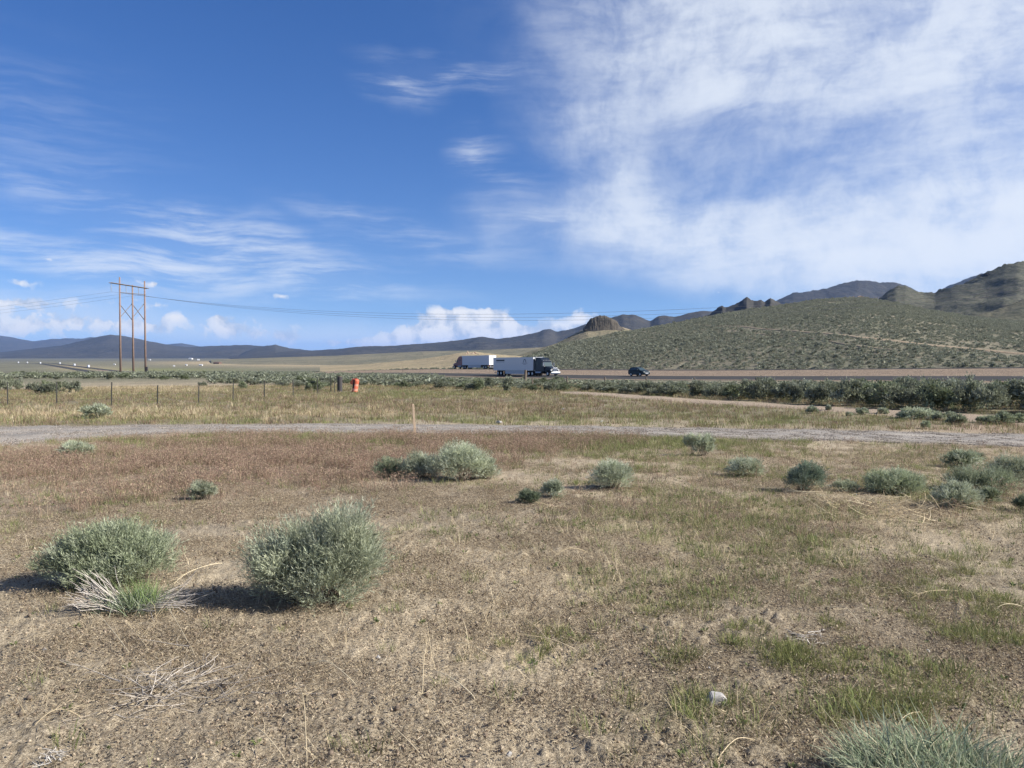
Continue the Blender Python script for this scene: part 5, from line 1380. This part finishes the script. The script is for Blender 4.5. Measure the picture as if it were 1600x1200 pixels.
# ---- thick dark post and the crushed orange traffic drum
g = ground_at(531, 613.2); s = g[1] / F
p = tag(empty('thick_post', tuple(g)), 'thick dark upright post beside the orange drum', 'post')
m = MB(); m.cyl((0, 0, -.2), 4.1 * s, 24.5 * s + .2, 'z', 18, 3.9 * s); m.build('post', M_DARKP, p, .012)
m = MB(); m.cyl((0, 0, 24.5 * s), 3.3 * s, .03, 'z', 18); m.build('top_cap', M_WOOD, p)
def drum():
    g = ground_at(554, 613); s = g[1] / F
    t = tag(empty('traffic_drum', tuple(g)), 'crushed orange traffic drum with a torn dark opening, leaning', 'traffic drum')
    prof = [(0, 4.3, 0), (2.5, 4.5, 0), (2.6, 4.3, 1), (6, 4.3, 1), (6.1, 4.5, 0), (10, 4.6, 0), (10.1, 4.4, 1), (13.5, 4.5, 1), (13.6, 4.7, 0), (18, 4.9, 0), (20.5, 4.2, 0)]
    n = 22; gap = {k for k in range(12, 17)}
    parts = {0: MB(), 1: MB()}
    for (z0, r0, b0), (z1, r1, b1) in zip(prof[:-1], prof[1:]):
        for k in range(n):
            if k in gap and z0 >= 6: continue
            a0, a1 = 2 * math.pi * k / n, 2 * math.pi * (k + 1) / n
            dent = lambda a, z: 1 - .14 * math.exp(-((z - 12) / 5) ** 2) * max(0, math.cos(a + 1.2))
            P_ = lambda a, z, r: (r * s * dent(a, z) * math.cos(a), r * s * dent(a, z) * math.sin(a), z * s)
            parts[b1 if b0 == b1 else 0].add([P_(a0, z0, r0), P_(a1, z0, r0), P_(a1, z1, r1), P_(a0, z1, r1)], [(0, 1, 2, 3)])
    a = parts[0].build('drum_body', M_ORANGE, t); b = parts[1].build('white_stripes', M_WBAND, t)
    m = MB(); m.cyl((0, 0, .1 * s), 3.7 * s, 19 * s, 'z', 14, 3.9 * s); c = m.build('inside_shade', M_BLACK, t)  # black core put in as the shade inside the torn opening
    m = MB()
    fl = [(-3.5, -2.2, 19), (-9.5, -2.6, 15.2), (-9.0, -1.2, 12.6), (-4.0, -2.4, 11)]
    m.add([tuple(np.array(q) * s) for q in fl] + [tuple((np.array(q) + [.3, .5, .2]) * s) for q in fl], [(0, 1, 2, 3), (7, 6, 5, 4), (0, 4, 5, 1), (1, 5, 6, 2), (2, 6, 7, 3), (3, 7, 4, 0)])
    m.add([tuple(np.array(q) * s) for q in [(-3.3, -2, 19.2), (-8, -2.4, 16.2), (-6.2, -.6, 21), (-2, -.5, 21)]], [(0, 1, 2, 3)])
    d = m.build('torn_flap', M_ORANGE, t)
    m = MB(); m.cyl((0, 0, 20.3 * s), 4.2 * s, .6 * s, 'z', 18, 3.2 * s); m.box(-1.6 * s, 1.6 * s, -.4 * s, .4 * s, 20.8 * s, 22.4 * s); e = m.build('handle_top', M_ORANGE, t)
    m = MB(); m.cyl((0, 0, -.05), 5.6 * s, .05 + .8 * s, 'z', 18, 5.2 * s); m.build('rubber_base', M_BLACK, t)
    t.rotation_euler = (R(-3), R(7), R(-20))
drum()

# ---- rusty scrap among the sagebrush
for px, py, wp, hp, rx, lb in [(51, 605.5, 15, 5.5, 14, 'rusty brown slab of scrap metal left of the other, among sagebrush beyond the fence'), (75, 603.5, 12, 4.2, 2, 'rusty brown strip of scrap metal right of the other, among sagebrush beyond the fence')]:
    g = ground_at(px, py + 4.5); s = g[1] / F; t = tag(empty('scrap_metal', tuple(g)), lb, 'scrap metal')
    m = MB(); m.prism([(-wp / 2 * s, 3.5 * s), (wp / 2 * s, 3.9 * s), (wp / 2 * s, (4 + hp) * s), (wp * .1 * s, (3.6 + hp) * s), (-wp / 2 * s, (3 + hp) * s)], -.05, .05); o = m.build('panel', M_RUST, t, .01); o.rotation_euler = (0, R(rx), .2)
    m = MB()
    for q in (-.35, 0, .35): m.box(q * wp * s - .06, q * wp * s + .06, -.11, .11, -.1, (4 + hp * .6) * s)
    o = m.build('ribs', M_RUST, t); o.rotation_euler = (0, R(rx * .3), .2)

# ---- three-pole power structure and its lines
def power_structure():
    base = [(188.5, 586.5, 153.5), (208.5, 586.5, 141), (227.5, 587, 148)]
    Ys = [153.0, 155.5, 158.0]
    root = None; tops = []
    for (px, py, h), Y in zip(base, Ys):
        b = at(px, py, Y); b[2] = float(terrain(b[0], b[1]))
        top = at(px - 1.6, py - h, Y)
        if root is None:
            root = tag(empty('power_pole_structure', tuple(b)), 'tall three-pole wooden power line structure with cross braces on the left', 'power pole'); o0 = b
        m = MB(); m.cyl((0, 0, -.6), .21, .6 + top[2] - b[2], 'z', 12, .135); o = m.build('pole', M_POLE, root, 0, tuple(b - o0), True)
        o.rotation_euler = (0, math.atan2(top[0] - b[0], top[2] - b[2]), 0)
        tops.append((b, top))
    def on(i, py):
        b, tp = tops[i]; z = at(base[i][0], py, Ys[i])[2]; f = (z - b[2]) / (tp[2] - b[2]); p_ = b + (tp - b) * f; p_[2] = z; return p_
    d = unit(on(2, 450) - on(0, 445)); nrm = unit(np.cross(d, [0, 0, 1]))
    aL = on(0, 443.6) - d * .95 * 2.2; aR = on(2, 450.2) + d * .7
    for k in (-1, 1):
        m = MB(); m.tube([aL - o0 + nrm * .27 * k, aR - o0 + nrm * .27 * k], .08, 4); m.build('crossarm', M_WOOD, root)
    m = MB(); m.tube([on(0, 457) - o0 + nrm * .24, on(2, 460.5) - o0 + nrm * .24], .06, 4); m.build('tie_bar', M_WOOD, root)
    for i, j in ((0, 1), (1, 2)):
        for ya, yb in ((474, 499.5), (497.5, 475)):
            m = MB(); m.tube([on(i, ya) - o0 - nrm * .26, on(j, yb) - o0 - nrm * .26], .07, 4); m.build('brace', M_WOOD, root)
    clamps = []
    for q in (aL + d * .25, (on(0, 446) + on(1, 448)) / 2 + [0, 0, .3], (on(1, 448) + on(2, 451)) / 2 + [0, 0, .3]):
        top = q.copy(); bot = top - [0, 0, 1.75]
        m = MB(); m.tube([top - o0, bot - o0], .02, 4)
        for z in np.arange(.25, 1.6, .17): m.cyl(tuple(top - o0 - [0, 0, z]), .12, .08, 'z', 10, .07)
        m.build('insulator', M_INS, root); clamps.append(bot)
    m = MB(); m.box(-.55, .0, -.22, .2, -.3, 1.65, .03, .03); m.build('pole_stub', M_DARKP, root, .02, tuple(tops[2][0] - o0 + [.75, -.5, 0]))
    LD = unit(np.array([d[1], -d[0], 0]))      # the line runs square to the arms
    if LD[0] < 0: LD = -LD
    which = ['nearest', 'middle', 'farthest']
    for k, c in enumerate(clamps):
        e = c + LD * 205; e[2] = c[2] + .5
        q = np.linspace(0, 1, 60)[:, None]; Pr = c * (1 - q) + e * q; Pr[:, 2] -= (6.9 + .25 * k) * 4 * q[:, 0] * (1 - q[:, 0])
        m = MB(); m.tube(Pr, .016, 4); o = m.build('power_line', M_CABLE)
        tag(o, f'{which[k]} of the cables strung from the power poles across the sky to the right', 'cable', 'power line cables')
        e = c - LD * 185; e[2] = c[2] - 3.0 - k * .5
        Pr = c * (1 - q) + e * q; Pr[:, 2] -= 1.9 * 4 * q[:, 0] * (1 - q[:, 0])
        m = MB(); m.tube(Pr, .016, 4); o = m.build('power_line', M_CABLE)
        tag(o, f'{which[k]} of the cables running off to the left from the power poles', 'cable', 'power line cables')
power_structure()

# ================================================================== vehicles
M_TRAIL_W = paint('trailer white', (.62, .63, .65), .45, var=.05)
M_DOORW = paint('trailer door white', (.78, .78, .76), .45, var=.04)
M_SKIRT = paint('side skirt grey', (.50, .51, .53), .5, var=.05)
M_NAVY = paint('dark navy paint', (.010, .015, .024), .4, var=.1, spec=.35)
M_RED = paint('dark red paint', (.20, .055, .045), .35, var=.15, spec=.5)
M_CHROME = paint('chrome', (.30, .31, .33), .3, 1.0, var=.03)
M_GLASS = paint('vehicle glass', (.05, .075, .08), .15, var=.05, spec=.6)
M_CHAS = paint('black chassis', (.025, .025, .028), .6, var=.2)
M_LOGO = paint('dark logo print', (.04, .045, .06), .6, var=.1)
M_LOGO2 = paint('grey lettering print', (.30, .31, .34), .6, var=.1)
M_LAMP = paint('headlamp', (.5, .51, .5), .2, var=.03, spec=.8)
M_REDL = paint('red tail lamp', (.45, .02, .02), .3, var=.1)
M_CAR = paint('dark teal car paint', (.008, .020, .024), .38, var=.08, spec=.35)
M_TREFL = paint('silver', (.55, .55, .56), .4, .6, var=.05)
def wheel(parent, x, y, r, w):
    """y is the outer face side: sign tells the side"""
    sgn = 1 if y > 0 else -1
    m = MB(); m.cyl((x, y - sgn * w if sgn > 0 else y, r), r, w, 'y', 20); o = m.build('wheel', M_BLACK, parent, .03)
    m = MB(); m.cyl((x, y - .02 if sgn > 0 else y - .005, r), r * .55, .025, 'y', 14, r * .5); m.build('rim', M_TREFL, o)
    return o
def semi(name, label, cabmat, road_t, road_n, direction, logo):
    p = road_pt(road_t, road_n); z = float(zroad(*p)) + .17
    fwd2 = RD * direction; q = p + fwd2 * 10; dz = (float(zroad(*q)) + .17 - z) / 10
    t = tag(empty(name), label, 'semi truck')
    f = Vector((fwd2[0], fwd2[1], dz)).normalized(); up = Vector((0, 0, 1)); left = up.cross(f).normalized(); up = f.cross(left)
    M4 = Matrix((f, left, up)).transposed().to_4x4(); M4.translation = Vector((p[0], p[1], z)); t.matrix_world = M4
    # trailer: rear at x = 0, front at x = 16.1
    m = MB(); m.box(.06, 16.1, -1.3, 1.3, 1.18, 4.08); tr = m.build('trailer', M_TRAIL_W, t, .03)
    for zz in (1.16, 4.02):
        m = MB(); m.box(.04, 16.12, -1.325, 1.325, zz, zz + .1); m.build('rail', M_TREFL, tr)
    for y0, y1 in ((-1.27, -.01), (.01, 1.27)):
        m = MB(); m.box(.0, .055, y0, y1, 1.24, 4.0); d_ = m.build('rear_door', M_DOORW, t, .01)
        m = MB(); yy = y0 + .25 if y0 > 0 else y1 - .25
        m.cyl((-.03, yy, 1.3), .022, 2.6, 'z', 6); m.build('lock_rod', M_TREFL, d_)
    m = MB(); m.box(-.02, .1, -1.2, 1.2, .5, .62); m.box(0, .06, -.75, -.65, .6, 1.2); m.box(0, .06, .65, .75, .6, 1.2); m.build('underride_bar', M_TREFL, t)
    for y in (-1.12, 1.12):
        m = MB(); m.box(-.01, .03, y - .12, y + .12, 1.05, 1.15); m.build('tail_light', M_REDL, t)
    for y in (-1.22, 1.2):
        m = MB(); m.box(4.9, 12.6, y, y + .02, .38, 1.17); m.build('side_skirt', M_SKIRT, t)
    m = MB(); m.box(.4, 15.5, -.55, .55, .92, 1.15); m.build('trailer_frame', M_CHAS, t)
    for x in (1.9, 3.15):
        for y in (-1.27, 1.27): wheel(t, x, y, .51, .5)
    for y in (-.95, .95):
        m = MB(); m.box(12.9, 13.05, y - .07, y + .07, .3, 1.15); m.box(12.75, 13.2, y - .15, y + .15, .25, .31); m.build('landing_leg', M_CHAS, t)
    # tractor
    x0 = 14.0
    m = MB(); m.box(x0 - .4, x0 + 8.3, -.45, .45, .62, .92); m.build('chassis', M_CHAS, t)
    prof = [(x0 + 2.75, .95), (x0 + 6.05, .95), (x0 + 6.05, 2.05), (x0 + 5.55, 2.95), (x0 + 5.0, 3.45), (x0 + 4.35, 3.95), (x0 + 2.75, 4.02)]
    m = MB(); m.prism(prof, -1.22, 1.22, lambda x, z: .10 * max(0, z - 2.9)); cab = m.build('cab', cabmat, t, .05)
    hood = [(x0 + 6.0, .85), (x0 + 8.1, .85), (x0 + 8.35, 1.25), (x0 + 8.25, 1.62), (x0 + 7.4, 1.9), (x0 + 6.0, 2.08)]
    m = MB(); m.prism(hood, -1.08, 1.08, lambda x, z: .16 * max(0, x - x0 - 6.2) * .5 + .12 * max(0, z - 1.5)); m.build('hood', cabmat, t, .05)
    m = MB(); m.add([(x0 + 6.075, -1.05, 2.1), (x0 + 6.075, 1.05, 2.1), (x0 + 5.60, .98, 2.93), (x0 + 5.60, -.98, 2.93)], [(0, 1, 2, 3)]); m.add([(x0 + 6.06, -1.06, 2.09), (x0 + 6.06, 1.06, 2.09), (x0 + 5.58, 1.0, 2.95), (x0 + 5.58, -1.0, 2.95)], [(3, 2, 1, 0)]); m.build('windshield', M_GLASS, t)
    for y in (-1.235, 1.215):
        m = MB(); m.prism([(x0 + 4.95, 2.05), (x0 + 5.95, 2.05), (x0 + 5.55, 2.85), (x0 + 4.95, 2.85)], y, y + .02); m.build('side_window', M_GLASS, t)
        m = MB(); m.box(x0 + 3.3, x0 + 3.75, y, y + .02, 2.5, 3.0); m.build('sleeper_window', M_GLASS, t)
        sg = 1 if y > 0 else -1
        m = MB(); m.cyl((x0 + 2.6, sg * 1.12, .9), .075, 3.35, 'z', 10); m.build('exhaust_stack', M_CHROME, t)
        m = MB(); m.cyl((x0 + 2.9, sg * 1.0, .72), .33, 2.0, 'x', 16); m.build('fuel_tank', M_CHROME, t)
        m = MB(); m.box(x0 + 5.95, x0 + 6.05, sg * 1.42 - .1, sg * 1.42 + .1, 2.15, 2.85); m.box(x0 + 5.98, x0 + 6.02, min(sg * 1.2, sg * 1.42), max(sg * 1.2, sg * 1.42), 2.75, 2.79); m.build('mirror', M_CHROME, t)
        m = MB(); m.box(x0 + 8.05, x0 + 8.33, sg * .95 - .16, sg * .95 + .16, 1.12, 1.42); m.build('headlight', M_LAMP, t, .02)
        m = MB(); m.prism([(x0 + 6.6, 1.0), (x0 + 6.8, 1.28), (x0 + 7.2, 1.36), (x0 + 7.6, 1.28), (x0 + 7.85, 1.0), (x0 + 7.7, 1.0), (x0 + 7.5, 1.18), (x0 + 7.2, 1.24), (x0 + 6.95, 1.18), (x0 + 6.75, 1.0)], sg * 1.2 - .13, sg * 1.2 + .08); m.build('fender', cabmat, t)
        m = MB(); m.box(x0 + 1.9, x0 + 2.72, sg * 1.18 - .02, sg * 1.18 + .02, 1.3, 3.7); m.build('side_fairing', cabmat, t)
    m = MB(); m.box(x0 + 8.28, x0 + 8.4, -.55, .55, .95, 1.75); m.build('grille', M_CHROME, t, .02)
    m = MB(); m.box(x0 + 8.3, x0 + 8.62, -1.2, 1.2, .42, .88); m.build('bumper', M_CHROME, t, .05)
    for y in (-.8, -.4, 0, .4, .8):
        m = MB(); m.box(x0 + 5.15, x0 + 5.3, y - .06, y + .06, 3.36, 3.45); m.build('marker_light', M_LAMP, t)
    for x in (x0 + .35, x0 + 1.65):
        for y in (-1.25, 1.25): wheel(t, x, y, .51, .52)
    for y in (-1.2, 1.2): wheel(t, x0 + 7.2, y, .51, .3)
    if logo:
        sd = -1.304     # the side turned to the camera
        m = MB(); m.box(1.25, 4.75, sd - .012, sd, 3.30, 3.62); m.build('logo_bar', M_LOGO, tr)
        for k, (a, b) in enumerate([(1.25, 2.1), (2.2, 3.2), (3.3, 3.75), (3.85, 4.75)]):
            m = MB(); m.box(a, b, sd - .012, sd, 3.02, 3.12); m.build('lettering', M_LOGO2, tr)
        m = MB()
        for k in range(14):
            a0, a1 = math.pi * (-.15 + 1.3 * k / 14), math.pi * (-.15 + 1.3 * (k + 1) / 14)
            P_ = lambda a, r: (12.9 + r * math.cos(a), sd - .012, 3.2 + r * math.sin(a))
            m.add([P_(a0, .34), P_(a1, .34), P_(a1, .5), P_(a0, .5)], [(0, 1, 2, 3)])
        m.box(12.2, 12.65, sd - .012, sd, 2.98, 3.06); m.box(13.15, 13.6, sd - .012, sd, 2.98, 3.06); m.build('emblem', M_LOGO, tr)
        for a, b, z_ in ((11.8, 12.5, 2.72), (12.6, 13.2, 2.72), (13.3, 14.0, 2.72), (12.3, 13.5, 2.5)):
            m = MB(); m.box(a, b, sd - .012, sd, z_, z_ + .1); m.build('lettering', M_LOGO2, tr)
    return t
def t_for(px, n, z_up=0.0):
    """place along the highway that is seen at this bearing"""
    tt = np.concatenate([np.linspace(250, -400, 4000), np.linspace(-400, -4200, 8000)]); p = road_pt(tt, n)
    u, _ = project(p[:, 0], p[:, 1], zroad(p[:, 0], p[:, 1])); return float(tt[np.argmin(np.abs(u - px))])
semi('semi_truck', 'semi truck with dark cab and white trailer driving right, nearest on the highway', M_NAVY, t_for(778, -1.9), -1.9, 1, True)
semi('semi_truck', 'semi truck with dull red cab and white trailer driving away to the left', M_RED, t_for(770, 24.4), 24.4, -1, False)

def car():
    tt = t_for(987, 1.8); p = road_pt(tt, 1.8); z = float(zroad(*p)) + .17
    t = tag(empty('car'), 'dark teal hatchback driving right on the highway', 'car')
    dz = (float(zroad(*(p + RD * 5))) + .17 - z) / 5
    f = Vector((RD[0], RD[1], dz)).normalized(); left = Vector((0, 0, 1)).cross(f).normalized(); up = f.cross(left)
    M4 = Matrix((f, left, up)).transposed().to_4x4() @ Matrix.Diagonal((.9, 1, 1.03, 1)); M4.translation = Vector((p[0], p[1], z)); t.matrix_world = M4
    L = 4.75
    low = [(.0, .55), (.15, .32), (.9, .24), (3.9, .24), (4.6, .3), (L, .5), (L, .72), (4.55, .92), (3.55, 1.08), (3.4, 1.10), (.1, 1.16), (-.02, .95)]
    m = MB(); m.prism(low, -.92, .92, lambda x, z_: .10 * max(0, (x - 3.7)) ** 1.3 + .06 * max(0, .5 - x) + (.03 if z_ > 1.0 else 0)); m.build('body', M_CAR, t, .06, smooth=False)
    top = [(.12, 1.14), (.42, 1.50), (.9, 1.66), (1.6, 1.70), (2.35, 1.66), (2.9, 1.45), (3.5, 1.09)]
    m = MB(); m.prism(top, -.84, .84, lambda x, z_: .42 * (z_ - 1.1)); m.build('cabin', M_CAR, t, .03)
    for y, sg in ((-1, -1), (1, 1)):
        for a in ([(.55, 1.2), (.75, 1.5), (1.35, 1.58), (1.4, 1.2)], [(1.48, 1.2), (1.45, 1.58), (2.25, 1.56), (2.35, 1.2)], [(2.43, 1.2), (2.4, 1.53), (2.75, 1.44), (3.2, 1.2)]):
            m = MB(); ys = [sg * (.84 - .42 * (z_ - 1.1) + .008) for _, z_ in a]
            m.add([(x, yy, z_) for (x, z_), yy in zip(a, ys)] + [(x, yy - sg * .02, z_) for (x, z_), yy in zip(a, ys)], [(0, 1, 2, 3), (7, 6, 5, 4), (0, 4, 5, 1), (1, 5, 6, 2), (2, 6, 7, 3), (3, 7, 4, 0)]); m.build('side_window', M_GLASS, t)
        m = MB(); m.box(4.42, 4.70, sg * .66 - .14, sg * .66 + .14, .68, .84); m.build('headlight', M_LAMP, t, .03)
        m = MB(); m.box(-.04, .06, sg * .72 - .13, sg * .72 + .13, .85, 1.05); m.build('tail_light', M_REDL, t, .02)
        m = MB(); m.box(2.95, 3.12, sg * 1.0 - .09, sg * 1.0 + .09, 1.1, 1.25, .02, .02); m.build('mirror', M_CAR, t, .02)
        for x in (.95, 3.72): wheel(t, x, sg * .93, .345, .22)
    m = MB(); m.add([(3.48, -.72, 1.13), (3.48, .72, 1.13), (2.93, .66, 1.46), (2.93, -.66, 1.46)], [(0, 1, 2, 3)]); m.build('windshield', M_GLASS, t, 0, (.02, 0, .02))
    m = MB(); m.box(L - .06, L + .02, -.45, .45, .38, .62); m.build('grille', M_CHROME, t, .02)
    m = MB(); m.box(L + .0, L + .025, -.2, .2, .45, .56); m.build('number_plate', M_LAMP, t)
car()

# far traffic: seen only as specks, still shaped as vehicles
def far_vehicle():
    m = MB(); m.box(0, 13.5, -1.3, 1.3, 1.1, 4.1); m.prism([(14.0, .6), (17.6, .6), (17.6, 1.9), (16.6, 2.2), (16.2, 3.1), (15.4, 3.8), (14.0, 3.9)], -1.2, 1.2)
    for x in (1.5, 2.8, 13.2, 14.6, 17.0):
        for y in (-1.25, .8): m.cyl((x, y, .5), .5, .45, 'y', 10)
    return m
proto = None
for px, n_, lab in [(29, 22.5, 'white truck speck farthest left on the distant highway'), (43, 22.5, 'second white truck speck from the left on the distant highway'), (63, 0, 'third truck speck from the left on the distant highway'),
        (94, 22.5, 'white truck speck where the distant highway bends'), (117, 22.5, 'white truck in the middle of the distant highway stretch'), (139, 22.5, 'nearest white truck on the distant highway stretch, left of the power poles')]:
    tt = t_for(px, n_); p = road_pt(tt, n_); z = float(zroad(*p)) + .17
    if proto is None: proto = far_vehicle().build('distant_truck', M_TRAIL_W); o = proto
    else: o = proto.copy(); COL.objects.link(o)
    o.location = (p[0], p[1], z); o.rotation_euler = (0, 0, math.atan2(RD[1], RD[0]) + (math.pi if n_ > 10 else 0))
    tag(o, lab, 'truck', 'trucks on the distant highway')

# far buildings in the valley
M_FROOF = paint('far metal roof', (.55, .56, .58), .5, var=.1, scale=.1)
M_FWALL = paint('far pale wall', (.62, .60, .56), .8, var=.1, scale=.1)
M_FBRN = paint('far brown wall', (.14, .09, .065), .85, var=.2, scale=.1)
for px, py, wp, hp, brown, lab in [(298, 561.5, 6, 2.2, 0, 'wide white shed in the valley farthest from the fence'), (310, 563, 3.5, 2, 0, 'small white house right of the wide shed in the valley'), (291, 571.5, 3, 2.4, 0, 'white cabin on the sage flat left of the pale gate'),
        (272, 572.5, 2.5, 1.8, 0, 'leftmost tiny white cabin right of the power poles'), (314, 571.5, 5, 2.2, 0, 'pair-roofed white cabin on the tan strip'), (340, 568.5, 11, 3.2, 1, 'brown barn standing on the tan strip of the valley'), (365, 564, 4, 1.8, 0, 'pale shed right of the brown barn'),
        (376, 563.5, 4, 1.8, 0, 'last pale shed right of the brown barn'), (234, 563, 3, 1.8, 0, 'white speck of a house just right of the power poles'), (202, 559.5, 4, 1.5, 0, 'farthest white building between the power poles'), (179, 570, 3, 1.6, 0, 'pale hut just left of the power poles'), (355, 583.5, 4, 2.6, 0, 'white box-like hut nearest on the sage flat')]:
    g = ground_at(px, py); s = g[1] / F; w, h = wp * s / 2, hp * s
    t = tag(empty('valley_building', tuple(g)), lab, 'building')
    m = MB(); m.box(-w, w, -w * .6, w * .6, -1, h * .62); m.build('wall', M_FBRN if brown else M_FWALL, t)
    m = MB(); m.add([(-w * 1.05, -w * .68, h * .63), (w * 1.05, -w * .68, h * .63), (w * 1.05, w * .68, h * .63), (-w * 1.05, w * .68, h * .63), (-w * 1.05, 0, h), (w * 1.05, 0, h)], [(0, 1, 5, 4), (2, 3, 4, 5), (1, 2, 5), (3, 0, 4), (3, 2, 1, 0)]); m.build('roof', M_FBRN if brown else M_FROOF, t)
    t.rotation_euler = (0, 0, rng.uniform(-.4, .4))

# ================================================================== air
m_h = bpy.data.materials.new('haze'); m_h.use_nodes = True; th = m_h.node_tree; th.nodes.remove(th.nodes['Principled BSDF'])
pv = nd(th, 'ShaderNodeVolumePrincipled'); pv.inputs['Color'].default_value = (.32, .52, .95, 1); pv.inputs['Density'].default_value = HAZE; pv.inputs['Anisotropy'].default_value = 0.1
th.links.new(pv.outputs[0], th.nodes['Material Output'].inputs['Volume'])
m = MB(); m.box(-30000, 30000, -2000, 49000, -60, 760); o = m.build('haze', m_h); tag(o, 'thin blue haze filling the valley air', 'haze', kind='stuff')
